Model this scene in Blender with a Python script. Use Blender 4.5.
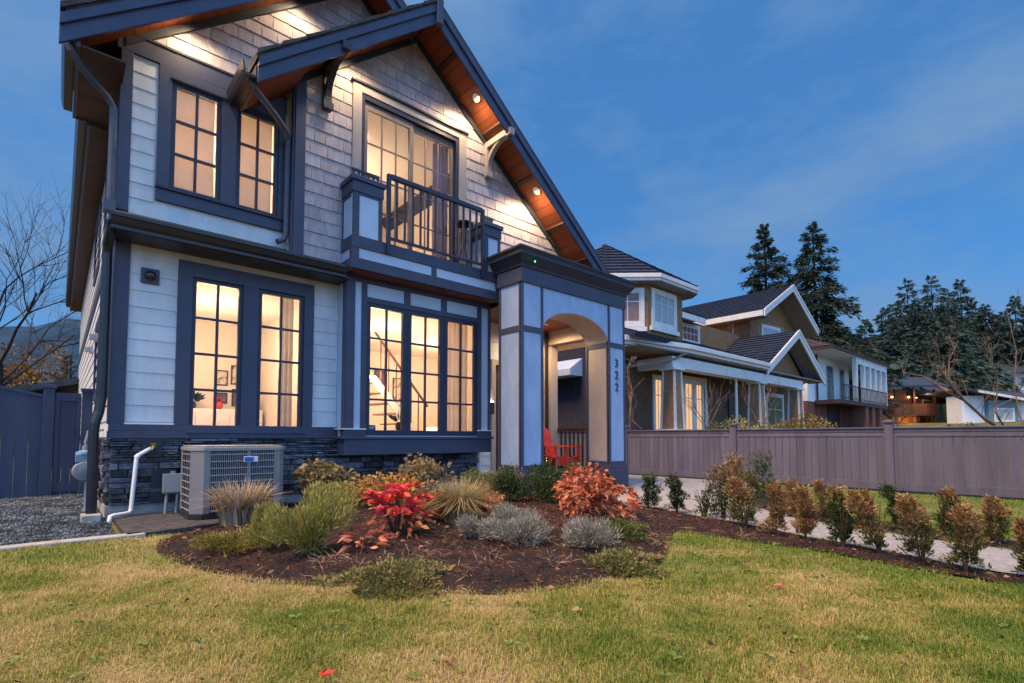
import bpy, bmesh, math, random
import numpy as np
from mathutils import Vector, Matrix
for o in list(bpy.data.objects): bpy.data.objects.remove(o)
SC = bpy.context.scene
COL = SC.collection
R = math.radians
random.seed(7); RNG = np.random.default_rng(7)

# ------------------------------------------------------------------ camera
cam_d = bpy.data.cameras.new("camera"); cam = bpy.data.objects.new("camera", cam_d); COL.objects.link(cam)
cam_d.sensor_width = 36.0; cam_d.lens = 18.0; cam_d.clip_start = 0.05; cam_d.clip_end = 6000
cam_d.shift_y = 0.0698
CAMP = Vector((-0.481, -6.932, 0.85)); YAW = R(48.465); PITCH = R(2.795)
cam.location = CAMP
cam.rotation_euler = (R(90) + PITCH, 0, YAW - R(90))
SC.camera = cam

# ------------------------------------------------------------------ sky, sun, exposure
SUN_DIR = Vector((-0.50, -0.02, 0.86)).normalized()      # towards the glow in the west
sun_el = math.asin(SUN_DIR.z); sun_az = math.atan2(SUN_DIR.x, SUN_DIR.y)
W = bpy.data.worlds.new("World"); SC.world = W; W.use_nodes = True
wn = W.node_tree.nodes; wl = W.node_tree.links; wn.clear()
w_out = wn.new("ShaderNodeOutputWorld"); w_bg = wn.new("ShaderNodeBackground")
w_sky = wn.new("ShaderNodeTexSky"); w_sky.sky_type = 'NISHITA'; w_sky.sun_disc = False
w_sky.sun_elevation = sun_el; w_sky.sun_rotation = sun_az
w_sky.air_density = 1.0; w_sky.dust_density = 0.6; w_sky.ozone_density = 3.0
w_tint = wn.new("ShaderNodeMix"); w_tint.data_type = 'RGBA'; w_tint.blend_type = 'MULTIPLY'; w_tint.inputs[0].default_value = 1.0
w_tint.inputs[7].default_value = (0.36, 0.82, 1.10, 1)
w_tc = wn.new("ShaderNodeTexCoord"); w_map = wn.new("ShaderNodeMapping"); w_map.inputs['Scale'].default_value = (1.0, 1.0, 2.6)
w_no = wn.new("ShaderNodeTexNoise"); w_no.inputs['Scale'].default_value = 2.2; w_no.inputs['Detail'].default_value = 6; w_no.inputs['Roughness'].default_value = 0.6
w_rp = wn.new("ShaderNodeMapRange"); w_rp.inputs[1].default_value = 0.40; w_rp.inputs[2].default_value = 0.66; w_rp.inputs[3].default_value = 0.0; w_rp.inputs[4].default_value = 0.95
w_cl = wn.new("ShaderNodeMix"); w_cl.data_type = 'RGBA'; w_cl.inputs[7].default_value = (0.92, 1.72, 3.05, 1)
wl.new(w_tc.outputs['Generated'], w_map.inputs[0]); wl.new(w_map.outputs[0], w_no.inputs['Vector'])
wl.new(w_no.outputs[0], w_rp.inputs[0]); wl.new(w_rp.outputs[0], w_cl.inputs[0])
w_veil = wn.new("ShaderNodeMix"); w_veil.data_type = 'RGBA'; w_veil.inputs[0].default_value = 0.66; w_veil.inputs[7].default_value = (0.34, 1.12, 2.75, 1)   # thin even cloud veil
wl.new(w_sky.outputs[0], w_tint.inputs[6]); wl.new(w_tint.outputs[2], w_veil.inputs[6]); wl.new(w_veil.outputs[2], w_cl.inputs[6])
# extra glow added to the sky behind the camera to brighten the facade
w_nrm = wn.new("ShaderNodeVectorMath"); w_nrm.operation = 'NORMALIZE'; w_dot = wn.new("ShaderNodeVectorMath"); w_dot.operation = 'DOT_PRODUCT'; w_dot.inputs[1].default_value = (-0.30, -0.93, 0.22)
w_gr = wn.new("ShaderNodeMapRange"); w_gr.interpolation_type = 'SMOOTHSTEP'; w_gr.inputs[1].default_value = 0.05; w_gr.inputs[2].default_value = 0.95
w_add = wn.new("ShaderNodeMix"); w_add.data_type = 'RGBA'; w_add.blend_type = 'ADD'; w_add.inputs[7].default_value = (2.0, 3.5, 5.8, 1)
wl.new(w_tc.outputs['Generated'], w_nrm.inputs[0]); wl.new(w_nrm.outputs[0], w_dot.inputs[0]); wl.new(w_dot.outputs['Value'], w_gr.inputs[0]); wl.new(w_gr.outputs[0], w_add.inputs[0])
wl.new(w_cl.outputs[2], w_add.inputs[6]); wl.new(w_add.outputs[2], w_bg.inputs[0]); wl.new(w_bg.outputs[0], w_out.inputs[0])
w_bg.inputs[1].default_value = 0.095
sun_d = bpy.data.lights.new("sun", 'SUN'); sun = bpy.data.objects.new("sun", sun_d); COL.objects.link(sun)
sun_d.energy = 3.1; sun_d.color = (1.0, 0.66, 0.38); sun_d.angle = R(24)
sun.rotation_euler = SUN_DIR.to_track_quat('Z', 'Y').to_euler(); sun.location = (-20, -5, 20)
SC.view_settings.view_transform = 'Standard'; SC.view_settings.look = 'None'
SC.view_settings.gamma = 1.0; SC.view_settings.exposure = 1.0; SC.view_settings.use_curve_mapping = False
SC.render.engine = 'CYCLES'
cy = SC.cycles
cy.max_bounces = 6; cy.diffuse_bounces = 3; cy.glossy_bounces = 3; cy.transmission_bounces = 4; cy.transparent_max_bounces = 12
cy.use_denoising = True; cy.caustics_reflective = False; cy.caustics_refractive = False
cy.sample_clamp_indirect = 6.0

# ------------------------------------------------------------------ materials
MATS = {}
def _nodes(name):
    m = bpy.data.materials.new(name); m.use_nodes = True
    nt = m.node_tree; nt.nodes.clear()
    out = nt.nodes.new("ShaderNodeOutputMaterial"); return m, nt, out
def mat(name, col, rough=0.6, var=0.12, scale=5.0, bump=0.0, bscale=60.0, metal=0.0, island=0.0, col2=None, mix=(0.4, 0.6), spec=0.3, stretch=None, transl=0.0, coord='Object', coat=0.0):
    """procedural painted / mineral / leafy surface: two colours mixed by noise, per-piece value shift, bump"""
    if name in MATS: return MATS[name]
    m, nt, out = _nodes(name); N = nt.nodes; L = nt.links
    b = N.new("ShaderNodeBsdfPrincipled"); b.inputs['Roughness'].default_value = rough; b.inputs['Metallic'].default_value = metal
    b.inputs['Specular IOR Level'].default_value = spec
    if coat: b.inputs['Coat Weight'].default_value = coat
    tc = N.new("ShaderNodeTexCoord"); vec = tc.outputs[coord]
    if stretch:
        mp = N.new("ShaderNodeMapping"); mp.inputs['Scale'].default_value = stretch; L.new(vec, mp.inputs[0]); vec = mp.outputs[0]
    no = N.new("ShaderNodeTexNoise"); no.inputs['Scale'].default_value = scale; no.inputs['Detail'].default_value = 6; no.inputs['Roughness'].default_value = 0.62
    L.new(vec, no.inputs['Vector'])
    mr = N.new("ShaderNodeMapRange"); mr.inputs[1].default_value = mix[0]; mr.inputs[2].default_value = mix[1]; L.new(no.outputs[0], mr.inputs[0])
    mx = N.new("ShaderNodeMix"); mx.data_type = 'RGBA'
    c1 = tuple(col); c2 = tuple(col2) if col2 else tuple(min(1, c * (1 + var)) for c in col)
    if not col2: c1 = tuple(c * (1 - var) for c in col)
    mx.inputs[6].default_value = (*c1, 1); mx.inputs[7].default_value = (*c2, 1); L.new(mr.outputs[0], mx.inputs[0])
    cout = mx.outputs[2]
    if island:
        g = N.new("ShaderNodeNewGeometry"); mi = N.new("ShaderNodeMapRange"); L.new(g.outputs['Random Per Island'], mi.inputs[0])
        mi.inputs[3].default_value = 1 - island; mi.inputs[4].default_value = 1 + island
        hs = N.new("ShaderNodeHueSaturation"); L.new(cout, hs.inputs['Color']); L.new(mi.outputs[0], hs.inputs['Value'])
        mh = N.new("ShaderNodeMapRange"); L.new(g.outputs['Random Per Island'], mh.inputs[0]); mh.inputs[3].default_value = 0.5 - island * 0.05; mh.inputs[4].default_value = 0.5 + island * 0.05
        L.new(mh.outputs[0], hs.inputs['Hue']); cout = hs.outputs[0]
    L.new(cout, b.inputs['Base Color'])
    if bump:
        n2 = N.new("ShaderNodeTexNoise"); n2.inputs['Scale'].default_value = bscale; n2.inputs['Detail'].default_value = 5; L.new(vec, n2.inputs['Vector'])
        bp = N.new("ShaderNodeBump"); bp.inputs['Strength'].default_value = bump; bp.inputs['Distance'].default_value = 0.02
        L.new(n2.outputs[0], bp.inputs['Height']); L.new(bp.outputs[0], b.inputs['Normal'])
    if transl:
        t = N.new("ShaderNodeBsdfTranslucent"); L.new(cout, t.inputs[0]); ms = N.new("ShaderNodeMixShader"); ms.inputs[0].default_value = transl
        L.new(b.outputs[0], ms.inputs[1]); L.new(t.outputs[0], ms.inputs[2]); L.new(ms.outputs[0], out.inputs[0])
    else: L.new(b.outputs[0], out.inputs[0])
    MATS[name] = m; return m
def emis(name, col, strength):
    if name in MATS: return MATS[name]
    m, nt, out = _nodes(name); e = nt.nodes.new("ShaderNodeEmission"); e.inputs[0].default_value = (*col, 1); e.inputs[1].default_value = strength
    nt.links.new(e.outputs[0], out.inputs[0]); MATS[name] = m; return m
def glass_mat(name, tint=(0.95, 0.97, 1.0), refl=0.05):
    m, nt, out = _nodes(name); N = nt.nodes; L = nt.links
    t = N.new("ShaderNodeBsdfTransparent"); t.inputs[0].default_value = (*tint, 1)
    g = N.new("ShaderNodeBsdfGlossy"); g.inputs['Roughness'].default_value = 0.03
    f = N.new("ShaderNodeFresnel"); f.inputs[0].default_value = 1.4
    ms = N.new("ShaderNodeMixShader"); L.new(f.outputs[0], ms.inputs[0]); L.new(t.outputs[0], ms.inputs[1]); L.new(g.outputs[0], ms.inputs[2]); L.new(ms.outputs[0], out.inputs[0])
    MATS[name] = m; return m
def plank_mat(name, c1, c2, axis_scale, pw=9.0, rough=0.55):
    """stained boards: narrow dark gaps, long grain, board-to-board tone"""
    m, nt, out = _nodes(name); N = nt.nodes; L = nt.links
    b = N.new("ShaderNodeBsdfPrincipled"); b.inputs['Roughness'].default_value = rough; b.inputs['Specular IOR Level'].default_value = 0.3
    tc = N.new("ShaderNodeTexCoord"); sp = N.new("ShaderNodeSeparateXYZ"); L.new(tc.outputs['Object'], sp.inputs[0])
    mu = N.new("ShaderNodeMath"); mu.operation = 'MULTIPLY'; mu.inputs[1].default_value = pw; L.new(sp.outputs[axis_scale], mu.inputs[0])
    fl = N.new("ShaderNodeMath"); fl.operation = 'FLOOR'; L.new(mu.outputs[0], fl.inputs[0])
    fr = N.new("ShaderNodeMath"); fr.operation = 'FRACT'; L.new(mu.outputs[0], fr.inputs[0])
    wn_ = N.new("ShaderNodeTexWhiteNoise"); wn_.noise_dimensions = '1D'; L.new(fl.outputs[0], wn_.inputs['W'])
    mp = N.new("ShaderNodeMapping"); s = [3, 3, 3]; s[axis_scale] = 50; mp.inputs['Scale'].default_value = s; L.new(tc.outputs['Object'], mp.inputs[0])
    no = N.new("ShaderNodeTexNoise"); no.inputs['Scale'].default_value = 1.5; no.inputs['Detail'].default_value = 6; L.new(mp.outputs[0], no.inputs['Vector'])
    ad = N.new("ShaderNodeMath"); ad.operation = 'ADD'; L.new(wn_.outputs[0], ad.inputs[0]); L.new(no.outputs[0], ad.inputs[1])
    mr = N.new("ShaderNodeMapRange"); mr.inputs[1].default_value = 0.3; mr.inputs[2].default_value = 1.5; L.new(ad.outputs[0], mr.inputs[0])
    mx = N.new("ShaderNodeMix"); mx.data_type = 'RGBA'; mx.inputs[6].default_value = (*c1, 1); mx.inputs[7].default_value = (*c2, 1); L.new(mr.outputs[0], mx.inputs[0])
    gt = N.new("ShaderNodeMath"); gt.operation = 'GREATER_THAN'; gt.inputs[1].default_value = 0.06; L.new(fr.outputs[0], gt.inputs[0])
    m2 = N.new("ShaderNodeMix"); m2.data_type = 'RGBA'; m2.inputs[6].default_value = (c1[0] * .25, c1[1] * .25, c1[2] * .25, 1); L.new(gt.outputs[0], m2.inputs[0]); L.new(mx.outputs[2], m2.inputs[7])
    L.new(m2.outputs[2], b.inputs['Base Color'])
    bp = N.new("ShaderNodeBump"); bp.inputs['Strength'].default_value = 0.4; bp.inputs['Distance'].default_value = 0.01; L.new(gt.outputs[0], bp.inputs['Height']); L.new(bp.outputs[0], b.inputs['Normal'])
    L.new(b.outputs[0], out.inputs[0]); MATS[name] = m; return m

M = dict(
  siding=mat('siding_paint', (.57, .595, .64), .55, .09, 2.5, .14, 140, island=.05, stretch=(1.5, 1.5, .5)),
  siding_side=mat('siding_side_paint', (.60, .62, .66), .55, .05, 3, .10, 140, island=.03),
  shingle=mat('shingle_paint', (.37, .33, .375), .6, .10, 4, .10, 90, island=.15, stretch=(4, 4, 1)),
  ppanel=mat('portico_panel_paint', (.31, .42, .62), .52, .07, 3.0, .16, 70, stretch=(2.0, 2.0, .8)),
  panel=mat('panel_paint', (.44, .53, .68), .45, .04, 2, .05, 120),
  trim=mat('slate_trim_paint', (.054, .061, .104), .45, .08, 4, .08, 120),
  darktrim=mat('dark_trim_paint', (.030, .034, .050), .42, .1, 4, .05, 120),
  frame=mat('navy_window_frame', (.030, .032, .060), .35, .1, 6, 0),
  gutter=mat('dark_gutter_metal', (.012, .013, .018), .32, .15, 5, 0, metal=0.0, spec=.5),
  stone=mat('ledge_stone', (.095, .10, .122), .8, .4, 11, .9, 35, island=.75),
  mortar=mat('stone_mortar', (.05, .05, .055), .9, .2, 20, .4, 60),
  concrete=mat('concrete', (.36, .35, .34), .85, .15, 7, .4, 50),
  interior=mat('warm_plaster', (.80, .73, .64), .8, .03, 2, .05, 30),
  ceil=mat('ceiling_paint', (.82, .78, .70), .8, .02, 2),
  floorwood=plank_mat('oak_floor', (.22, .13, .07), (.36, .22, .12), 0, 8),
  soffit=plank_mat('cedar_soffit', (.17, .038, .012), (.28, .072, .023), 0, 7.5),
  soffit_y=plank_mat('cedar_soffit_cross', (.12, .030, .012), (.20, .055, .022), 1, 7.5),
  soffit_dark=plank_mat('dark_cedar_soffit', (.045, .020, .014), (.085, .035, .022), 1, 9),
  roof=mat('asphalt_tile', (.045, .047, .055), .8, .25, 10, .6, 50, island=.25),
  glass=glass_mat('window_glass'),
  white=mat('white_paint', (.74, .75, .77), .5, .04, 3, .05, 90),
  blind=mat('blind_slat', (.80, .72, .62), .6, .03, 3, transl=.45),
  curtain=mat('sheer_curtain', (.78, .70, .60), .8, .05, 3, transl=.4),
  pvc=mat('white_pvc', (.78, .79, .80), .35, .03, 5),
  acgrey=mat('grey_powder_coat', (.185, .19, .21), .42, .06, 5, .05, 150),
  acdark=mat('dark_coil', (.035, .037, .042), .6, .2, 30, .4, 200),
  galv=mat('galvanised_metal', (.34, .36, .39), .45, .12, 8, .05, 60, metal=.4),
  brass=mat('brass', (.55, .36, .10), .3, .1, 8, metal=1.0),
  black=mat('black_metal', (.018, .018, .022), .4, .2, 6, spec=.5),
  red=mat('red_plastic', (.72, .055, .030), .38, .08, 6, .05, 90),
  fence=mat('mauve_fence_paint', (.108, .100, .146), .62, .14, 4, .25, 80, stretch=(1, 1, .12), island=.09),
  bluefence=mat('slate_fence_paint', (.040, .056, .105), .65, .14, 3, .25, 70, stretch=(1, 1, .2), island=.06),
  deck=mat('porch_floor', (.30, .28, .27), .8, .12, 6, .3, 60),
  bulb=emis('pot_light_glow', (1.0, .76, .46), 60.0),
)

# ------------------------------------------------------------------ mesh builder
class Fr:
    """local frame: u along, v up (or up-slope), w outward"""
    def __init__(s, o, U, V=(0, 0, 1), Nn=None):
        s.o = Vector(o); s.U = Vector(U).normalized(); s.V = Vector(V).normalized()
        s.N = Vector(Nn).normalized() if Nn else s.U.cross(s.V)
    def p(s, u, v, w=0): return s.o + s.U * u + s.V * v + s.N * w
def FY(y): return Fr((0, y, 0), (1, 0, 0))              # facing -Y: u = X, v = Z
def FX(x): return Fr((x, 0, 0), (0, -1, 0))             # facing -X: u = -Y, v = Z   (U x V = (-1,0,0))
class MB:
    def __init__(s): s.v = []; s.f = []
    def add(s, vs, fs):
        k = len(s.v); s.v += [tuple(x) for x in vs]; s.f += [tuple(i + k for i in f) for f in fs]
    def hexa(s, a): s.add(a, [(0, 3, 2, 1), (4, 5, 6, 7), (0, 1, 5, 4), (1, 2, 6, 5), (2, 3, 7, 6), (3, 0, 4, 7)])
    def box(s, x0, x1, y0, y1, z0, z1):
        s.hexa([(x0, y0, z0), (x1, y0, z0), (x1, y1, z0), (x0, y1, z0), (x0, y0, z1), (x1, y0, z1), (x1, y1, z1), (x0, y1, z1)])
    def fbox(s, fr, u0, u1, v0, v1, w0, w1):
        s.hexa([fr.p(u0, v0, w0), fr.p(u1, v0, w0), fr.p(u1, v0, w1), fr.p(u0, v0, w1), fr.p(u0, v1, w0), fr.p(u1, v1, w0), fr.p(u1, v1, w1), fr.p(u0, v1, w1)])
    def prism(s, poly, d):
        """closed polygon (3D pts) extruded by vector d"""
        n = len(poly); d = Vector(d); a = [Vector(p) for p in poly]; b = [p + d for p in a]
        s.add(a + b, [tuple(range(n))[::-1], tuple(range(n, 2 * n))] + [(i, (i + 1) % n, n + (i + 1) % n, n + i) for i in range(n)])
    def fprism(s, fr, poly, w0, w1): s.prism([fr.p(u, v, w0) for u, v in poly], fr.N * (w1 - w0))
    def tube(s, pts, r, n=8, r1=None, cap=True):
        pts = [Vector(p) for p in pts]; m = len(pts)
        if m < 2: return
        r1 = r if r1 is None else r1; rings = []; ref = None
        for i, p in enumerate(pts):
            t = (pts[min(i + 1, m - 1)] - pts[max(i - 1, 0)]).normalized()
            if ref is None: ref = t.orthogonal().normalized()
            a = (ref - t * ref.dot(t)); a = a.normalized() if a.length > 1e-6 else t.orthogonal().normalized(); ref = a; b = t.cross(a)
            q = r + (r1 - r) * i / (m - 1)
            rings += [p + (a * math.cos(2 * math.pi * k / n) + b * math.sin(2 * math.pi * k / n)) * q for k in range(n)]
        fs = [(i * n + k, i * n + (k + 1) % n, (i + 1) * n + (k + 1) % n, (i + 1) * n + k) for i in range(m - 1) for k in range(n)]
        if cap: fs += [tuple(range(n))[::-1], tuple(range((m - 1) * n, m * n))]
        s.add(rings, fs)
    def bar(s, a, b, wx, wy, up=(0, 0, 1)):
        a = Vector(a); b = Vector(b); t = (b - a).normalized(); u = Vector(up); x = t.cross(u)
        x = x.normalized() if x.length > 1e-5 else t.orthogonal().normalized(); y = x.cross(t)
        q = [(-wx / 2, -wy / 2), (wx / 2, -wy / 2), (wx / 2, wy / 2), (-wx / 2, wy / 2)]
        s.hexa([a + x * i + y * j for i, j in q] + [b + x * i + y * j for i, j in q])
    def lathe(s, c, prof, n=20, axis=(0, 0, 1)):
        c = Vector(c); ax = Vector(axis).normalized(); a = ax.orthogonal().normalized(); b = ax.cross(a); rings = []
        for r, h in prof: rings += [c + ax * h + (a * math.cos(2 * math.pi * k / n) + b * math.sin(2 * math.pi * k / n)) * max(r, 1e-4) for k in range(n)]
        m = len(prof)
        s.add(rings, [(i * n + k, i * n + (k + 1) % n, (i + 1) * n + (k + 1) % n, (i + 1) * n + k) for i in range(m - 1) for k in range(n)] + [tuple(range(n))[::-1], tuple(range((m - 1) * n, m * n))])
    def build(s, name, m, parent=None, bevel=0.0, smooth=False, label=None, fix=True):
        me = bpy.data.meshes.new(name); me.from_pydata(s.v, [], s.f); 
        if fix:
            bm = bmesh.new(); bm.from_mesh(me); bmesh.ops.recalc_face_normals(bm, faces=bm.faces[:]); bm.to_mesh(me); bm.free()
        me.materials.append(m)
        if smooth:
            for p in me.polygons: p.use_smooth = True
        o = bpy.data.objects.new(name, me); COL.objects.link(o)
        if parent:
            o.parent = parent; o.matrix_parent_inverse = parent.matrix_basis.inverted() if False else Matrix()
        if bevel:
            b = o.modifiers.new("edge", 'BEVEL'); b.width = bevel; b.segments = 2; b.limit_method = 'ANGLE'; b.angle_limit = R(40)
        if label: o['label'] = label
        return o
def tag(o, label, cat, group=None, kind=None):
    if label: o['label'] = label
    if cat: o['category'] = cat
    if group: o['group'] = group
    if kind: o['kind'] = kind
    return o
def thing(name, label, cat, loc=(0, 0, 0), group=None, rz=0):
    o = bpy.data.objects.new(name, None); COL.objects.link(o); o.location = loc; o.rotation_euler = (0, 0, rz); o.empty_display_size = .1
    return tag(o, label, cat, group)
def npmesh(name, verts, faces, m, parent=None, smooth=False):
    """fast mesh from numpy arrays; faces is an (n,k) array"""
    me = bpy.data.meshes.new(name); verts = np.asarray(verts, np.float32); faces = np.asarray(faces, np.int32); n, k = faces.shape
    me.vertices.add(len(verts)); me.vertices.foreach_set("co", verts.ravel())
    me.loops.add(n * k); me.loops.foreach_set("vertex_index", faces.ravel())
    me.polygons.add(n); me.polygons.foreach_set("loop_start", np.arange(0, n * k, k, dtype=np.int32))
    me.update(calc_edges=True); me.validate(); me.materials.append(m)
    if smooth: me.polygons.foreach_set("use_smooth", np.ones(n, bool))
    o = bpy.data.objects.new(name, me); COL.objects.link(o)
    if parent: o.parent = parent
    return o
def copy_tree(o, parent=None):
    c = o.copy(); COL.objects.link(c)
    if parent: c.parent = parent
    for ch in list(o.children): copy_tree(ch, c)
    return c

# ------------------------------------------------------------------ facade helpers
def wall(fr, u0, u1, v0, v1, holes, w0, w1, mb=None):
    """solid wall with rectangular openings"""
    mb = mb or MB(); us = sorted({u0, u1, *[min(max(h[i], u0), u1) for h in holes for i in (0, 1)]})
    for a, b in zip(us, us[1:]):
        c = (a + b) / 2; hs = sorted((max(h[2], v0), min(h[3], v1)) for h in holes if h[0] < c < h[1]); v = v0
        for lo, hi in hs:
            if lo > v + 1e-4: mb.fbox(fr, a, b, v, lo, w0, w1)
            v = max(v, hi)
        if v < v1 - 1e-4: mb.fbox(fr, a, b, v, v1, w0, w1)
    return mb
def _cut(segs, h0, h1):
    r = []
    for a, b in segs:
        if h1 <= a or h0 >= b: r.append((a, b)); continue
        if h0 > a: r.append((a, h0))
        if h1 < b: r.append((h1, b))
    return r
def lap(mb, fr, u0, u1, v0, v1, ex, holes=(), w=0.0, t=0.014):
    n = max(1, round((v1 - v0) / ex)); ex = (v1 - v0) / n
    for i in range(n):
        a, b = v0 + i * ex, v0 + (i + 1) * ex; segs = [(u0, u1)]
        for h in holes:
            if h[2] < (a + b) / 2 < h[3]: segs = _cut(segs, h[0], h[1])
        for s0, s1 in segs:
            if s1 - s0 < .005: continue
            mb.add([fr.p(s0, a, w + t), fr.p(s1, a, w + t), fr.p(s1, b + .006, w + .003), fr.p(s0, b + .006, w + .003), fr.p(s0, a, w), fr.p(s1, a, w)],
                   [(0, 1, 2, 3), (4, 5, 1, 0), (4, 0, 3), (5, 2, 1)])
def clip(poly, a, b):
    """keep the side left of a->b"""
    out = []; n = len(poly)
    side = lambda p: (b[0] - a[0]) * (p[1] - a[1]) - (b[1] - a[1]) * (p[0] - a[0])
    for i in range(n):
        p, q = poly[i], poly[(i + 1) % n]; sp, sq = side(p), side(q)
        if sp >= 0: out.append(p)
        if (sp >= 0) != (sq >= 0):
            t = sp / (sp - sq); out.append((p[0] + t * (q[0] - p[0]), p[1] + t * (q[1] - p[1])))
    return out
def shingles(mb, fr, hull, v0, v1, ex, holes=(), w=0.0, wid=(.13, .27), t=0.013):
    """wall shingles clipped to a convex hull (counter-clockwise list of (u,v))"""
    umin = min(p[0] for p in hull); umax = max(p[0] for p in hull); v = v0; rr = random.Random(5)
    while v < v1:
        u = umin - rr.random() * .15
        while u < umax:
            sw = rr.uniform(*wid); a, b = u + .0055, u + sw - .0055; jb = rr.uniform(0, .004); tt = t + rr.uniform(-.003, .003)
            segs = [(a, b)]
            for h in holes:
                if h[2] < v + ex / 2 < h[3]: segs = _cut(segs, h[0], h[1])
            for s0, s1 in segs:
                if s1 - s0 < .01: continue
                poly = [(s0, v + jb), (s1, v + jb), (s1, v + ex + .004), (s0, v + ex + .004)]
                for i in range(len(hull)):
                    poly = clip(poly, hull[i], hull[(i + 1) % len(hull)])
                    if len(poly) < 3: break
                if len(poly) < 3: continue
                n = len(poly); top = [fr.p(x, y, w + .003 + tt * max(0, (v + ex - y) / ex)) for x, y in poly]; bot = [fr.p(x, y, w) for x, y in poly]
                mb.add(top + bot, [tuple(range(n))] + [(i, n + i, n + (i + 1) % n, (i + 1) % n) for i in range(n)])
            u += sw
        v += ex
def window(parent, fr, u0, u1, v0, v1, cols=2, rows=3, fw=.05, w=0.0, m=None, mm=None, mw=.02, depth=.05, glass=True, gm=None, gx=None, rowfrac=None):
    """sash frame (the part) with its muntin grid and pane as sub-parts; w = outer face offset"""
    m = m or M['frame']; mm = mm or m; f = MB()
    f.fbox(fr, u0, u0 + fw, v0, v1, w - depth, w); f.fbox(fr, u1 - fw, u1, v0, v1, w - depth, w)
    f.fbox(fr, u0 + fw, u1 - fw, v0, v0 + fw * 1.2, w - depth, w); f.fbox(fr, u0 + fw, u1 - fw, v1 - fw, v1, w - depth, w)
    fo = f.build('window', m, parent)
    a0, a1, b0, b1 = u0 + fw, u1 - fw, v0 + fw * 1.2, v1 - fw
    if cols > 1 or rows > 1:
        g = MB()
        for i in range(1, cols):
            c = a0 + (a1 - a0) * i / cols; g.fbox(fr, c - mw / 2, c + mw / 2, b0, b1, w - depth * .72, w - .008)
        vs = rowfrac if rowfrac else [i / rows for i in range(1, rows)]
        for q in vs:
            c = b0 + (b1 - b0) * q; g.fbox(fr, a0, a1, c - mw / 2, c + mw / 2, w - depth * .70, w - .011)
        g.build('muntin_grid', mm, fo)
    if glass:
        q = MB(); q.add([fr.p(a0, b0, w - depth * .6), fr.p(a1, b0, w - depth * .6), fr.p(a1, b1, w - depth * .6), fr.p(a0, b1, w - depth * .6)], [(0, 1, 2, 3)])
        q.build('pane', gm or M['glass'], fo, fix=False)
    return fo
def surround(mb, fr, u0, u1, v0, v1, t, w0, w1, sides='lrtb', tt=None, tb=None):
    tt = tt or t; tb = tb or t
    if 'l' in sides: mb.fbox(fr, u0 - t, u0, v0, v1, w0, w1)
    if 'r' in sides: mb.fbox(fr, u1, u1 + t, v0, v1, w0, w1)
    if 't' in sides: mb.fbox(fr, u0 - t, u1 + t, v1, v1 + tt, w0, w1)
    if 'b' in sides: mb.fbox(fr, u0 - t, u1 + t, v0 - tb, v0, w0, w1)
def room_light(name, loc, watts, col=(1.0, .65, .41), r=.30):
    l = bpy.data.lights.new(name, 'POINT'); l.energy = watts; l.color = col; l.shadow_soft_size = r
    o = bpy.data.objects.new(name, l); COL.objects.link(o); o.location = loc; return o

# ================================================================== TERRAIN
def sstep(a, b, x): t = np.clip((x - a) / (b - a), 0, 1); return t * t * (3 - 2 * t)
BED = [(0.16, -1.75), (0.10, -2.3), (0.17, -2.87), (0.40, -3.62), (0.76, -4.05), (1.03, -4.45), (1.38, -4.75), (1.82, -4.92), (2.2, -4.98), (2.8, -4.88), (3.4, -4.55), (3.9, -4.3), (3.98, -5.2), (3.95, -6.2), (3.95, -9.5), (4.35, -9.5), (4.32, -6.3), (4.5, -5.3), (4.85, -4.3), (5.15, -3.4), (5.35, -2.4), (5.3, -1.35), (4.75, -1.2), (4.9, -0.1), (0.9, -0.05), (0.75, -1.2)]
BACKBED = [(5.25, -9.5), (5.85, -9.5), (5.85, -6.2), (6.0, -5.3), (6.9, -4.4), (8.0, -3.9), (8.9, -3.4), (8.6, -2.9), (7.2, -3.2), (6.2, -4.2), (5.5, -5.2), (5.25, -6.2)]
PATH = [(4.30, -9.5), (5.25, -9.5), (5.25, -6.2), (5.5, -5.2), (6.2, -4.2), (7.2, -3.2), (8.6, -2.9), (10.3, -2.3), (10.3, 0.9), (7.45, 0.9), (7.45, -0.6), (5.2, -0.6), (5.3, -1.35), (5.35, -2.4), (5.15, -3.4), (4.85, -4.3), (4.5, -5.3), (4.32, -6.3)]
GRAVEL = [(-6.0, -1.62), (-0.25, -1.42), (-0.08, -1.35), (-0.08, 6.0), (-6.0, 6.0)]
PAD = [(-0.02, -1.45), (0.72, -1.25), (1.65, -1.25), (1.65, -0.02), (-0.02, -0.02)]
def inpoly(x, y, poly):
    x = np.asarray(x, float); y = np.asarray(y, float); c = np.zeros(x.shape, bool); n = len(poly)
    for i in range(n):
        x0, y0 = poly[i]; x1, y1 = poly[(i + 1) % n]
        if y0 == y1: continue
        k = ((y0 > y) != (y1 > y)) & (x < (x1 - x0) * (y - y0) / (y1 - y0) + x0); c ^= k
    return c
def distpoly(x, y, poly):
    d = np.full(np.asarray(x, float).shape, 1e9); n = len(poly)
    for i in range(n):
        ax, ay = poly[i]; bx, by = poly[(i + 1) % n]; L2 = (bx - ax) ** 2 + (by - ay) ** 2
        t = np.clip(((x - ax) * (bx - ax) + (y - ay) * (by - ay)) / L2, 0, 1); d = np.minimum(d, np.hypot(x - ax - t * (bx - ax), y - ay - t * (by - ay)))
    return d
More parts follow.
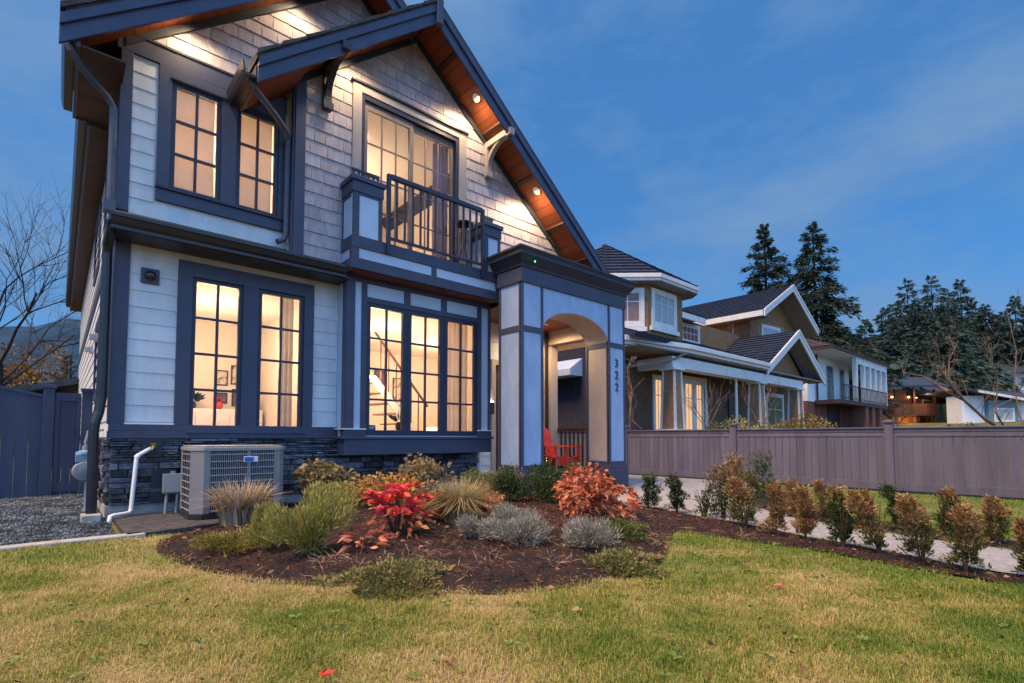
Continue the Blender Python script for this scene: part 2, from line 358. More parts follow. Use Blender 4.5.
def gh(x, y):
    """bare ground height"""
    x = np.asarray(x, float); y = np.asarray(y, float)
    h = -0.008 * np.clip(x, 0, 10) - 0.02 * sstep(-4, -8, y)
    h = h + np.interp(x, [10.4, 12, 28, 36, 55, 75, 118, 140, 170, 260, 420], [0, .45, .5, 1.3, 1.9, 3.2, 7.4, 9, 11, 22, 30])
    h = h + 0.012 * np.sin(x * 1.7 + .6) * np.sin(y * 1.3 + 1.1) * sstep(-1.6, -3, y) + .008 * np.sin(x * 4.1) * np.sin(y * 3.7 + .4) * sstep(-1.6, -3, y)
    return h
def bh(x, y):
    """bed height: mounded soil above the lawn"""
    d = np.where(inpoly(x, y, BED), distpoly(x, y, BED), 0)
    return gh(x, y) + .006 + .085 * sstep(0, .7, d) + .010 * np.sin(np.asarray(x) * 9.3) * np.sin(np.asarray(y) * 8.1)
def ghs(x, y): return float(gh(np.array([x]), np.array([y]))[0])
def bhs(x, y): return float(bh(np.array([x]), np.array([y]))[0])
def sheet(name, poly, hf, off, step, m, kind='structure', parent=None, jag=0.0):
    """height-following sheet clipped to a polygon (cells whose centre is inside; rim vertices pulled to the outline)"""
    xs = [p[0] for p in poly]; ys = [p[1] for p in poly]
    bm = bmesh.new(); vs = [bm.verts.new((x, y, 0)) for x, y in poly]; f = bm.faces.new(vs); bm.normal_update()
    bmesh.ops.triangulate(bm, faces=[f])
    x = math.floor(min(xs) / step) * step
    while x < max(xs):
        x += step; bmesh.ops.bisect_plane(bm, geom=bm.verts[:] + bm.edges[:] + bm.faces[:], plane_co=(x, 0, 0), plane_no=(1, 0, 0))
    y = math.floor(min(ys) / step) * step
    while y < max(ys):
        y += step; bmesh.ops.bisect_plane(bm, geom=bm.verts[:] + bm.edges[:] + bm.faces[:], plane_co=(0, y, 0), plane_no=(0, 1, 0))
    co = np.array([v.co[:] for v in bm.verts]); h = hf(co[:, 0], co[:, 1]) + off
    for v, z in zip(bm.verts, h): v.co.z = z
    bmesh.ops.recalc_face_normals(bm, faces=bm.faces[:])
    if sum(f.normal.z for f in bm.faces) < 0: bmesh.ops.reverse_faces(bm, faces=bm.faces[:])
    me = bpy.data.meshes.new(name); bm.to_mesh(me); bm.free(); me.materials.append(m)
    for p in me.polygons: p.use_smooth = True
    o = bpy.data.objects.new(name, me); COL.objects.link(o); o['kind'] = kind; return o

m_ground = mat('earth_ground', (.060, .075, .025), .95, .3, .8, .6, 12, col2=(.14, .12, .05))
gx = np.concatenate([np.linspace(-900, -60, 12), np.linspace(-50, -12, 10), np.arange(-10, 14, .5), np.arange(14, 60, 3.), np.linspace(63, 300, 30), np.linspace(330, 1400, 10)])
gy = np.concatenate([np.linspace(-600, -40, 10), np.arange(-32, -12, 3.), np.arange(-11, 3, .5), np.arange(4, 60, 4.), np.linspace(65, 300, 20), np.linspace(340, 1800, 12)])
GX, GY = np.meshgrid(gx, gy); GZ = gh(GX, GY) - .03
nx, ny = len(gx), len(gy); idx = np.arange(nx * ny).reshape(ny, nx)
o = npmesh('ground', np.stack([GX, GY, GZ], -1).reshape(-1, 3), np.stack([idx[:-1, :-1], idx[:-1, 1:], idx[1:, 1:], idx[1:, :-1]], -1).reshape(-1, 4), m_ground, smooth=True); o['kind'] = 'structure'

# lawn soil sheet: thatch between the blades
def lawn_colour():
    m, nt, out = _nodes('lawn_thatch'); N = nt.nodes; L = nt.links
    b = N.new("ShaderNodeBsdfPrincipled"); b.inputs['Roughness'].default_value = .95; b.inputs['Specular IOR Level'].default_value = .1
    tc = N.new("ShaderNodeTexCoord"); n1 = N.new("ShaderNodeTexNoise"); n1.inputs['Scale'].default_value = 1.1; n1.inputs['Detail'].default_value = 8; n1.inputs['Roughness'].default_value = .66; L.new(tc.outputs['Object'], n1.inputs['Vector']); sx_ = N.new('ShaderNodeSeparateXYZ'); L.new(tc.outputs['Object'], sx_.inputs[0]); gx_n = N.new('ShaderNodeMapRange'); gx_n.inputs[1].default_value = .8; gx_n.inputs[2].default_value = 4.5; gx_n.inputs[3].default_value = .045; gx_n.inputs[4].default_value = -.10; L.new(sx_.outputs[0], gx_n.inputs[0]); n1a = N.new('ShaderNodeMath'); n1a.operation = 'ADD'; L.new(n1.outputs[0], n1a.inputs[0]); L.new(gx_n.outputs[0], n1a.inputs[1])
    n2 = N.new("ShaderNodeTexNoise"); n2.inputs['Scale'].default_value = 38; n2.inputs['Detail'].default_value = 4; L.new(tc.outputs['Object'], n2.inputs['Vector'])
    r1 = N.new("ShaderNodeMapRange"); r1.inputs[1].default_value = .4; r1.inputs[2].default_value = .62; L.new(n1a.outputs[0], r1.inputs[0])
    mx = N.new("ShaderNodeMix"); mx.data_type = 'RGBA'; mx.inputs[6].default_value = (.14, .18, .05, 1); mx.inputs[7].default_value = (.38, .28, .15, 1); L.new(r1.outputs[0], mx.inputs[0])
    m2 = N.new("ShaderNodeMix"); m2.data_type = 'RGBA'; m2.blend_type = 'MULTIPLY'; m2.inputs[0].default_value = .7; L.new(mx.outputs[2], m2.inputs[6])
    r2 = N.new("ShaderNodeMapRange"); r2.inputs[1].default_value = .3; r2.inputs[2].default_value = .65; r2.inputs[3].default_value = .5; L.new(n2.outputs[0], r2.inputs[0]); L.new(r2.outputs[0], m2.inputs[7])
    L.new(m2.outputs[2], b.inputs['Base Color']); bp = N.new("ShaderNodeBump"); bp.inputs['Strength'].default_value = .9; bp.inputs['Distance'].default_value = .03; L.new(n2.outputs[0], bp.inputs['Height']); L.new(bp.outputs[0], b.inputs['Normal'])
    L.new(b.outputs[0], out.inputs[0]); MATS['lawn_thatch'] = m; return m
LAWN = [(-6, -14), (10.4, -14), (10.4, -1.5), (7.5, -1.4), (.1, -1.5), (-.2, -1.42), (-6, -1.6)]
sheet('lawn', LAWN, gh, -.004, .5, lawn_colour())
m_mulch = mat('bark_mulch_soil', (.009, .008, .010), .95, .5, 6, 1.0, 45, col2=(.042, .021, .018), mix=(.35, .7))
sheet('mulch_bed', BED, bh, 0, .15, m_mulch)
sheet('mulch_strip', BACKBED, gh, .004, .3, m_mulch)
m_path = mat('exposed_aggregate_path', (.22, .22, .24), .85, .2, 24, .5, 70, col2=(.33, .33, .35))
sheet('path', PATH, gh, .012, .5, m_path)
m_grav = mat('gravel_bed', (.018, .028, .038), .9, .4, 30, 1.0, 40, col2=(.07, .09, .11))
sheet('gravel_strip', GRAVEL, gh, .004, .5, m_grav)
m_pad = mat('dark_paver', (.035, .036, .045), .85, .3, 18, .6, 60, col2=(.08, .078, .085))
mb = MB(); mb.prism([(x, y, -.05) for x, y in PAD], (0, 0, .075)); o = mb.build('paving', m_pad, bevel=.008); o['kind'] = 'structure'
mb = MB(); mb.prism([(-6, -1.64, -.06), (-6, -1.52, -.06), (-.22, -1.34, -.06), (.10, -1.36, -.06), (.12, -1.46, -.06), (-.2, -1.46, -.06)], (0, 0, .085)); o = mb.build('kerb_edging', M['concrete'], bevel=.01); o['kind'] = 'structure'

# ================================================================== MAIN HOUSE
house = thing('house', 'large white and slate shingled house with lit soffits and an arched portico numbered 322', 'house')
H = house
class FS(Fr):
    """front frame whose in-plane measures are taken about the gable's own setting-out point"""
    def __init__(s, y, k=1.031): super().__init__((0, y, 0), (1, 0, 0)); s.k = k
    def p(s, u, v, w=0): return Vector((-.481 + (u + .481) * s.k, s.o.y - w, .85 + (v - .85) * s.k))
F0 = FY(0.0); FG = FS(-0.20); FB = FY(-0.27); FP = FY(-1.20); FD = FY(0.60); FL = FX(-0.07)
XL, YB, XR = -0.07, 13.2, 7.35
SL = .83
def main_top(x): return 5.45 + SL * x if x < 2.6 else 7.608 - SL * (x - 2.6)
def gab_top(x): return 7.01 - SL * abs(x - 3.37)

# --- masonry base
mb = MB(); mb.box(-.09, 2.40, 0.0, .22, -.25, .13); mb.box(2.40, 4.9, -.02, .2, -.25, .13); mb.box(-.09, .12, .22, YB, -.25, .16)
mb.build('footing', M['concrete'], H, bevel=.006)
mb = MB(); mb.box(-.05, 4.9, .04, .20, .13, .86); mb.build('wall', M['mortar'], H)
def ledgestone(fr, u0, u1, v0, v1, seed):
    mb = MB(); rr = random.Random(seed); v = v0
    while v < v1 - .015:
        h = min(rr.choice((.024, .032, .045, .06, .075)) * rr.uniform(.85, 1.15), v1 - v)
        u = u0 - rr.random() * .2
        while u < u1:
            L = rr.uniform(.10, .42); a, b = max(u, u0) + .002, min(u + L, u1) - .002
            if b - a > .02:
                w = rr.uniform(.006, .065); j = lambda s: rr.uniform(-s, s)
                mb.hexa([fr.p(a, v + .002, -.05), fr.p(b, v + .002, -.05), fr.p(b - .004 + j(.003), v + .004, w + j(.006)), fr.p(a + .004 + j(.003), v + .004, w + j(.006)),
                         fr.p(a, v + h - .002, -.05), fr.p(b, v + h - .002, -.05), fr.p(b - .005 + j(.003), v + h - .005 + j(.003), w + j(.010)), fr.p(a + .005 + j(.003), v + h - .005 + j(.003), w + j(.010))])
            u += L
        v += h
    return mb
s = ledgestone(FY(-.005), -.06, 4.86, .13, .845, 3); s2 = ledgestone(FX(-.065), -1.6, 0.0, .13, .845, 4); s.add(s2.v, s2.f)
s.build('stone_veneer', M['stone'], H)

# --- lower left wall
w1, w2 = (.645, 1.188), (1.368, 1.932); WZ0, WZ1 = .94, 2.74
holesL = [(w1[0], w1[1], WZ0, WZ1), (w2[0], w2[1], WZ0, WZ1)]
wall(F0, -.06, 2.42, .84, 3.32, holesL, -.16, -.012).build('wall', M['siding'], H)
mb = MB(); lap(mb, F0, .050, 2.40, 1.03, 3.03, .178, [(.50, 2.07, .9, 2.90)], -.012); mb.build('lap_siding', M['siding'], H)
mb = MB(); mb.fbox(F0, .502, .645, 1.0, 2.915, -.02, .030); mb.fbox(F0, 1.932, 2.056, 1.0, 2.915, -.02, .030); mb.fbox(F0, 1.188, 1.368, WZ0, WZ1, -.02, .026)
mb.fbox(F0, .645, 1.932, WZ1, 2.915, -.02, .028); mb.fbox(F0, .500, 2.058, .985, 1.0, -.02, .032)
mb.build('window_trim', M['trim'], H, bevel=.003)
mb = MB(); mb.fbox(F0, -.19, -.185, .9, .95, -.02, .0)
mb = MB(); mb.fbox(F0, -.085, 2.40, .925, 1.0, -.02, .034); mb.fbox(F0, -.095, 2.40, .845, .925, -.02, .058); mb.build('sill_band', M['trim'], H, bevel=.004)
for a, b in ((.048, .500), (2.058, 2.40)): mb = MB(); mb.fbox(F0, a, b, 1.0, 1.018, -.01, .030); mb.build('drip_cap', M['white'], H)
mb = MB(); mb.fbox(F0, .62, 1.95, .905, .937, -.02, .075); mb.build('window_sill', M['trim'], H, bevel=.004)
mb = MB(); mb.fbox(F0, -.087, .050, 1.0, 3.02, -.05, .022); mb.box(-.093, -.072, .05, .16, 1.0, 3.02); mb.build('corner_trim', M['trim'], H, bevel=.003)
for a, b in (w1, w2): window(H, F0, a, b, WZ0, WZ1, 2, 4, .045, -.005, mw=.029)
# dark pent eave above it, with its gutter
mb = MB(); mb.hexa([(-.10, -.42, 3.125), (2.335, -.42, 3.125), (2.335, -.01, 3.31), (-.10, -.01, 3.31), (-.10, -.42, 3.14), (2.335, -.42, 3.14), (2.335, -.01, 3.325), (-.10, -.01, 3.325)])
mb.hexa([(2.342, -.19, 3.2), (2.40, -.19, 3.2), (2.40, -.01, 3.28), (2.342, -.01, 3.28), (2.342, -.19, 3.21), (2.40, -.19, 3.21), (2.40, -.01, 3.29), (2.342, -.01, 3.29)]); mb.build('roof', M['roof'], H)
mb = MB(); mb.box(-.10, 2.395, -.40, -.02, 2.985, 3.01); mb.box(-.10, 2.33, -.16, -.015, 3.011, 3.16); mb.build('soffit', M['darktrim'], H)
prof = [(-.40, 2.975), (-.43, 2.99), (-.43, 3.02), (-.455, 3.045), (-.475, 3.10), (-.49, 3.105), (-.49, 3.14), (-.47, 3.14), (-.46, 3.115), (-.40, 3.10)]
mb = MB(); mb.prism([(-.15, y, z) for y, z in prof], (2.48, 0, 0)); mb.box(-.165, -.10, -.44, .16, 3.06, 3.13); mb.build('gutter', M['gutter'], H)

# --- upper left wall
u1_, u2_ = (.381, .899), (1.067, 1.566); UZ0, UZ1 = 3.70, 5.0
holesU = [(u1_[0], u1_[1], UZ0, UZ1), (u2_[0], u2_[1], UZ0, UZ1)]
mb = wall(F0, -.06, 1.75, 3.32, 5.36, holesU, -.16, -.012)
mb.fprism(F0, [(-.06, 5.36), (1.80, 5.36), (1.80, 5.98), (4.2, 5.98), (4.2, 6.2), (2.6, 7.5)], -.16, -.012); mb.build('wall', M['siding'], H)
mb = MB(); lap(mb, F0, .017, 1.66, 3.33, 5.13, .180, [(.24, 1.645, 3.50, 5.3)], -.012); mb.build('lap_siding', M['siding'], H)
mb = MB(); mb.fbox(F0, -.095, .015, 3.34, 5.14, -.03, .022); mb.box(-.101, -.072, .05, .16, 3.33, 5.14); mb.build('corner_trim', M['trim'], H, bevel=.003)
mb = MB(); mb.fbox(F0, .255, .381, 3.70, 5.135, -.02, .028); mb.fbox(F0, 1.566, 1.638, 3.70, 5.135, -.02, .028); mb.fbox(F0, .899, 1.067, UZ0, UZ1, -.02, .024)
mb.fbox(F0, .381, 1.566, UZ1, 5.135, -.02, .026); mb.fbox(F0, .255, 1.638, 3.545, 3.70, -.02, .030); mb.build('window_trim', M['trim'], H, bevel=.003)
mb = MB(); mb.fbox(F0, .25, 1.645, 3.685, 3.712, -.02, .060); mb.build('window_sill', M['frame'], H); mb = MB(); mb.fbox(F0, .36, 1.58, 5.005, 5.022, -.02, .045); mb.build('drip_cap', M['frame'], H)
mb = MB(); mb.fprism(F0, [(-.13, 5.137), (1.655, 5.137), (1.655, 5.335), (-.13, 5.335)], -.02, .024); mb.build('frieze_board', M['trim'], H, bevel=.003)
mb = MB(); mb.fbox(F0, -.12, 1.655, 5.337, 5.362, -.02, .038); mb.build('drip_cap', M['darktrim'], H)
for a, b in (u1_, u2_):
    f = window(H, F0, a, b, UZ0, UZ1, 2, 3, .05, -.006, mw=.029)
    bl = MB(); z = UZ0 + .07
    while z < UZ1 - .06:
        bl.hexa([F0.p(a + .06, z, -.092), F0.p(b - .06, z, -.092), F0.p(b - .06, z, -.0895), F0.p(a + .06, z, -.0895), F0.p(a + .06, z + .0405, -.070), F0.p(b - .06, z + .0405, -.070), F0.p(b - .06, z + .0405, -.0675), F0.p(a + .06, z + .0405, -.0675)]); z += .044
    bl.build('blind', M['blind'], f)
mb = MB(); shingles(mb, F0, [(-.06, 5.362), (4.0, 5.362), (4.0, 6.42), (2.6, 7.52)], 5.362, 7.6, .172, [(1.78, 4.2, 5.2, 6.0)], -.012); mb.build('shingle_siding', M['shingle'], H)

# --- projecting front gable
dX0, dX1, dZ0, dZ1 = 2.515, 4.155, 3.42, 5.63
hg = [(dX0, dX1, dZ0, dZ1)]
mb = wall(FG, 1.66, 6.4, 3.16, 4.35, hg, -.16, -.012); 
mb2 = wall(FG, 1.66, 5.15, 4.35, 5.36, hg, -.16, -.012); mb.add(mb2.v, mb2.f)
mb.fprism(FG, [(5.15, 4.35), (6.42, 4.35), (5.15, 5.40)], -.16, -.012)
mb.fprism(FG, [(1.66, 5.36), (2.515, 5.36), (2.515, 6.12), (1.66, 5.43)], -.16, -.012); mb.fprism(FG, [(4.155, 5.36), (5.15, 5.36), (5.15, 5.42), (4.155, 6.2)], -.16, -.012)
mb.fprism(FG, [(2.515, 5.63), (4.155, 5.63), (4.155, 6.2), (3.37, 6.86), (2.515, 6.13)], -.16, -.012)
mb.fprism(FG, [(6.4, 3.30), (7.3, 3.30), (7.3, 3.60), (6.42, 4.34)], -.16, -.012)
mb.box(1.700, 1.84, -.19, 0, 3.20, 5.46); mb.build('wall', M['siding'], H)
hull = [(1.76, 3.15), (7.25, 3.15), (7.25, 3.62), (3.37, 6.86), (1.76, 5.52)]
mb = MB(); shingles(mb, FG, hull, 3.15, 6.9, .172, [(2.385, 4.31, 3.3, 5.735)], -.012); mb.build('shingle_siding', M['shingle'], H)
mb = MB(); lap(mb, FX(1.700), 0.0, .165, 3.22, 5.25, .18, (), 0); mb.build('lap_siding', M['siding'], H)
mb = MB(); mb.fbox(FG, 1.637, 1.765, 3.13, 5.42, -.03, .024); mb.box(1.680, 1.699, -.20, -.12, 3.2, 5.5); mb.build('corner_trim', M['trim'], H, bevel=.003)
m_head = mat('taupe_head_trim', (.30, .27, .27), .5, .06, 4, .05, 120)
mb = MB(); mb.fbox(FG, 2.385, dX0, 3.35, 5.735, -.02, .030); mb.fbox(FG, dX1, 4.305, 3.35, 5.735, -.02, .030); mb.fbox(FG, dX0, dX1, dZ1, 5.735, -.02, .028); mb.build('window_trim', m_head, H, bevel=.003)
mb = MB(); mb.fbox(FG, 2.36, 4.33, 5.737, 5.765, -.02, .060); mb.build('drip_cap', M['darktrim'], H)
# sliding balcony door: outer frame + two leaves
mb = MB(); mb.fbox(FG, dX0, dX0 + .05, dZ0, dZ1, -.10, .012); mb.fbox(FG, dX1 - .05, dX1, dZ0, dZ1, -.10, .012); mb.fbox(FG, dX0 + .05, dX1 - .05, dZ1 - .07, dZ1, -.10, .012); mb.fbox(FG, dX0 + .05, dX1 - .05, dZ0, dZ0 + .05, -.10, .012)
bd = mb.build('door', M['frame'], H)
m_bronze = mat('bronze_door_leaf', (.16, .13, .12), .4, .1, 5)
for a, b, w in ((dX0 + .052, 3.36, -.03), (3.30, dX1 - .052, -.055)):
    f = MB(); z0, z1 = dZ0 + .052, dZ1 - .075
    f.fbox(FG, a, a + .06, z0, z1, w - .03, w); f.fbox(FG, b - .06, b, z0, z1, w - .03, w); f.fbox(FG, a + .06, b - .06, z0, z0 + .09, w - .03, w); f.fbox(FG, a + .06, b - .06, z1 - .10, z1, w - .03, w)
    for i in (1, 2): c = a + .06 + (b - a - .12) * i / 3; f.fbox(FG, c - .011, c + .011, z0 + .09, z1 - .10, w - .022, w - .006)
    for i in (1, 2, 3): c = z0 + .09 + (z1 - z0 - .19) * i / 4; f.fbox(FG, a + .06, b - .06, c - .011, c + .011, w - .021, w - .009)
    f.build('door_leaf', m_bronze, bd)
    q = MB(); q.add([FG.p(a + .06, z0 + .09, w - .018), FG.p(b - .06, z0 + .09, w - .018), FG.p(b - .06, z1 - .1, w - .018), FG.p(a + .06, z1 - .1, w - .018)], [(0, 1, 2, 3)]); q.build('pane', M['glass'], bd, fix=False)

# --- bay with its three-light window
bw = (2.703, 4.655); BZ0, BZ1 = .885, 2.755
mb = wall(FB, 2.405, 4.925, .86, 3.085, [(bw[0], bw[1], BZ0, BZ1)], -.12, -.012); mb.box(2.405, 2.52, -.25, .02, .86, 3.085); mb.box(4.72, 4.92, .0, .60, -.1, .629); mb.box(4.80, 4.925, -.25, .60, .63, 3.085); mb.build('wall', M['panel'], H)
mb = MB()
for a, b in ((2.400, 2.527), (2.628, 2.703), (4.655, 4.736), (4.884, 4.930)): mb.fbox(FB, a, b, .98, 3.085, -.03, .012)
mb.fbox(FB, 2.703, 4.655, 2.755, 2.83, -.03, .010); mb.fbox(FB, 2.527, 4.884, 3.02, 3.085, -.03, .010)
for c in (3.345, 3.995): mb.fbox(FB, c - .05, c + .05, 2.83, 3.02, -.03, .008)
mb.box(2.385, 2.399, -.275, -.19, .98, 3.0); mb.build('trim_board', M['trim'], H, bevel=.003)
for a, b in ((2.36, 2.70), (4.66, 4.95)): mb = MB(); mb.fbox(FB, a, b, .965, .980, -.05 if a > 3 else -.26, .035) if a > 3 else mb.prism([(2.36, -.305, .965), (2.70, -.305, .965), (2.70, -.22, .965), (2.399, -.22, .965), (2.399, 0, .965), (2.36, 0, .965)], (0, 0, .015)); mb.build('drip_cap', M['white'], H)
mb = MB(); mb.fbox(FB, 2.385, 2.702, .87, .965, -.10, .020); mb.fbox(FB, 4.656, 4.945, .87, .965, -.10, .020); mb.fbox(FB, 2.355, 4.97, .835, .87, -.30, .055); mb.fbox(FB, 2.395, 4.93, .615, .835, -.27, .030); mb.build('sill_band', M['trim'], H, bevel=.005)
for a, b in ((2.703, 3.335), (3.36, 3.985), (4.01, 4.655)): window(H, FB, a, b, BZ0, BZ1, 2, 4, .062, -.004, mw=.029)
mb = MB(); mb.fbox(FB, 3.336, 3.359, BZ0, BZ1, -.06, -.008); mb.fbox(FB, 3.986, 4.009, BZ0, BZ1, -.06, -.008); mb.build('mullion', M['frame'], H)

# --- balcony over the bay
BX0, BX1, BY, BZ = 2.36, 4.89, -.55, 3.10
bal = MB(); bal.box(BX0, BX1, BY, -.21, BZ + .005, 3.53); bo = bal.build('balcony', M['panel'], H)
FBa = FY(BY); mb = MB()
mb.fbox(FBa, BX0 - .015, BX1 + .015, 3.385, 3.545, -.03, .022); mb.fbox(FBa, BX0 - .015, BX1 + .015, BZ, 3.243, -.03, .022)
for a, b in ((BX0 - .015, BX0 + .08), (3.58, 3.66), (BX1 - .08, BX1 + .015)): mb.fbox(FBa, a, b, 3.243, 3.385, -.03, .018)
mb.box(BX0 - .02, BX0 - .001, BY - .02, -.21, 3.385, 3.545); mb.box(BX0 - .02, BX0 - .001, BY - .02, -.21, BZ, 3.243); mb.box(BX0 - .018, BX0 - .001, BY - .02, BY + .07, 3.243, 3.385); mb.build('trim_board', M['trim'], bo, bevel=.003)
mb = MB(); mb.box(BX0 + .03, BX1 - .03, BY + .03, -.285, BZ - .012, BZ + .004); mb.build('soffit', mat('rust_soffit', (.13, .04, .02), .6, .15, 5), bo)
mb = MB(); mb.box(BX0 + .01, BX1 - .01, BY + .01, -.22, 3.531, 3.548); mb.build('floor', M['deck'], bo)
def pedestal(x0, x1):
    y0, y1, z0, z1 = BY - .008, -.21, 3.546, 4.13
    p = MB(); p.box(x0, x1, y0, y1, z0, z1); po = p.build('pedestal', M['panel'], H)
    t = MB(); f = FY(y0); t.fbox(f, x0 - .012, x0 + .075, z0, z1, -.02, .012); t.fbox(f, x1 - .045, x1 + .012, z0, z1, -.02, .012); t.fbox(f, x0 + .075, x1 - .045, z1 - .03, z1, -.02, .010)
    g = FX(x0); a, b = -y1, -y0 - .09
    t.fbox(g, a, b, z1 - .04, z1, -.01, .012); t.fbox(g, a, a + .03, z0, z1 - .04, -.01, .011); t.build('trim_board', M['trim'], po, bevel=.003)
    c = MB(); c.box(x0 - .025, x1 + .025, y0 - .025, y1, z1, z1 + .15); c.box(x0 - .05, x1 + .05, y0 - .05, y1, z1 + .15, z1 + .22); c.build('cap', M['trim'], po, bevel=.008)
pedestal(BX0, 2.76); pedestal(4.57, BX1)
mb = MB(); xa, xb, yr, zt, zb = 2.82, 4.53, -.60, 4.51, 3.56
mb.box(xa, xa + .05, yr - .025, yr + .025, zb - .17, zt); mb.box(xb - .05, xb, yr - .025, yr + .025, zb - .17, zt); mb.box(xa + .05, xb - .05, yr - .03, yr + .03, zt - .06, zt + .004); mb.box(xa + .05, xb - .05, yr - .02, yr + .02, zb + .03, zb + .065)
n = 13
for i in range(1, n): c = xa + .025 + (xb - xa - .05) * i / n; mb.box(c - .014, c + .014, yr - .014, yr + .014, zb + .06, zt - .05)
mb.build('railing', M['frame'], H, bevel=.003)
for x0, x1 in ((2.40, 2.80), (4.60, 4.87)):
    mb = MB(); mb.box(x0, x1, -.42, -.39, 4.50, 4.53)
    for k in range(6): c = x0 + .02 + (x1 - x0 - .04) * k / 5; mb.box(c - .013, c + .013, -.418, -.392, 4.351, 4.501)
    mb.build('railing', M['frame'], H)

# --- portico
PX0, PX1, PY0, PY1 = 4.79, 7.396, -1.20, -.67
def column(x0, x1, inner):
    z0, z1 = -.02, 3.26; o = MB(); o.box(x0, x1, PY0, PY1, z0, z1); co = o.build('column', M['ppanel'], H)
    sx = x1 + .003 if inner > 0 else x0 - .003; lp = MB(); lp.box(min(sx, sx - inner * .002), max(sx, sx - inner * .002), PY0 + .052, PY1 - .052, .44, 2.49); lp.build('inner_panel', m_tan, co)
    t = MB()
    def face(fr, a, b):
        t.fbox(fr, a, a + .05, .36, 3.26, -.02, .014); t.fbox(fr, b - .05, b, .36, 3.26, -.02, .014)
        t.fbox(fr, a + .05, b - .05, 2.495, 2.59, -.02, .012); t.fbox(fr, a + .05, b - .05, .36, .43, -.02, .012)
    face(FY(PY0), x0 - .014, x1 + .014); 
    gx_ = FX(x0); face(gx_, -PY1, -PY0); gr = Fr((x1, 0, 0), (0, 1, 0)); face(gr, PY0, PY1); t.build('trim_board', M['trim'], co, bevel=.003)
    p = MB(); p.box(x0 - .045, x1 + .045, PY0 - .045, PY1 + .03, -.05, .30); p.box(x0 - .03, x1 + .03, PY0 - .03, PY1 + .02, .30, .36); p.build('plinth', M['trim'], co, bevel=.008)
m_tan = mat('beige_arch_lining', (.46, .36, .30), .5, .05, 3, .05, 100)
column(4.79, 5.242, 1); column(6.933, 7.396, -1)
# arch: spandrel wall with an elliptical cut, ribs of the vault lining
ac, ar, az, ah = 6.0875, .845, 2.545, .42; K = 32
pts = [(ac + ar * math.cos(math.pi * (1 - i / K)), az + ah * math.sin(math.pi * (1 - i / K))) for i in range(K + 1)]
mb = MB()
for (a, b), (c, d) in zip(pts, pts[1:]): mb.hexa([(a, PY0 + .004, b), (c, PY0 + .004, d), (c, PY1, d), (a, PY1, b), (a, PY0 + .004, 3.26), (c, PY0 + .004, 3.26), (c, PY1, 3.26), (a, PY1, 3.26)])
ao = mb.build('arch', M['ppanel'], H)
m_tan = mat('beige_arch_lining', (.46, .36, .30), .5, .05, 3, .05, 100)
mb = MB()
for (a, b), (c, d) in zip(pts, pts[1:]): mb.hexa([(a, PY0 + .006, b - .012), (c, PY0 + .006, d - .012), (c, PY1 - .002, d - .012), (a, PY1 - .002, b - .012), (a, PY0 + .006, b - .001), (c, PY0 + .006, d - .001), (c, PY1 - .002, d - .001), (a, PY1 - .002, b - .001)])
mb.build('arch_lining', m_tan, ao, smooth=False)
# entablature and crown
mb = MB(); mb.box(PX0 - .03, PX1 + .03, PY0 - .03, PY1 + .02, 3.26, 3.485); mb.build('entablature', M['trim'], H, bevel=.004)
cr = [(.03, 3.485), (.05, 3.50), (.055, 3.53), (.085, 3.57), (.135, 3.64), (.15, 3.65), (.15, 3.70), (.165, 3.715), (.165, 3.735)]
mb = MB(); rings = []
for d, z in cr: rings.append([(PX0 - d, PY1 + .08, z), (PX0 - d, PY0 - d, z), (PX1 + d, PY0 - d, z), (PX1 + d, PY1 + .08, z)])
vs = [p for r in rings for p in r]; fs = [(i * 4 + k, i * 4 + k + 1, i * 4 + 5 + k, i * 4 + 4 + k) for i in range(len(cr) - 1) for k in range(3)] + [tuple(range((len(cr) - 1) * 4, len(cr) * 4)), (0, 1, 2, 3)[::-1]]
fs += [tuple(i * 4 + 3 for i in range(len(cr))) + tuple(i * 4 for i in range(len(cr)))[::-1]]
mb.add(vs, fs); mb.build('cornice', M['darktrim'], H)
mb = MB(); mb.box(PX0 - .18, PX1 + .18, PY0 - .18, PY1 + .09, 3.737, 3.765); mb.box(4.96, PX1 + .10, PY1 + .091, -.22, 3.70, 3.75); mb.box(PX0 + .02, PX1 - .02, PY1 + .02, .62, 3.30, 3.42); mb.build('roof', M['roof'], H)
mb = MB(); mb.box(5.0, 7.30, PY1 + .02, .60, 3.06, 3.085); mb.build('soffit', M['soffit'], H)
mb = MB(); mb.box(7.12, 7.38, PY1 + .02, .62, 2.78, 3.055); mb.box(7.15, 7.35, .46, .60, .14, 2.78); mb.build('beam', m_tan, H, bevel=.004)
mb = MB(); mb.box(4.95, 7.42, -1.12, .62, -.15, .145); mb.build('porch', M['deck'], H, bevel=.01)
# entry wall: siding, door, corner
wall(FD, 4.93, 7.12, .145, 3.06, [(5.75, 6.65, .15, 2.25)], -.14, 0).build('wall', M['siding'], H)
mb = MB(); lap(mb, FD, 4.93, 7.14, .16, 3.05, .178, [(5.65, 6.75, .1, 2.36)], 0); mb.build('lap_siding', M['siding'], H)
mb = MB(); mb.fbox(FD, 5.755, 6.645, .155, 2.245, -.08, -.03); dr = mb.build('door', mat('dark_door', (.10, .045, .03), .4, .15, 8), H)
mb = MB()
for a, b in ((5.83, 6.17), (6.23, 6.57)):
    for c, d in ((.25, .95), (1.05, 2.15)): mb.fbox(FD, a, b, c, d, -.029, -.018)
mb.build('door_panel', mat('dark_door_panel', (.13, .06, .04), .4, .15, 8), dr)
mb = MB(); mb.tube([FD.p(6.60, 1.05, -.03), FD.p(6.60, 1.05, .03), FD.p(6.52, 1.05, .035)], .011); mb.build('handle', M['brass'], dr)
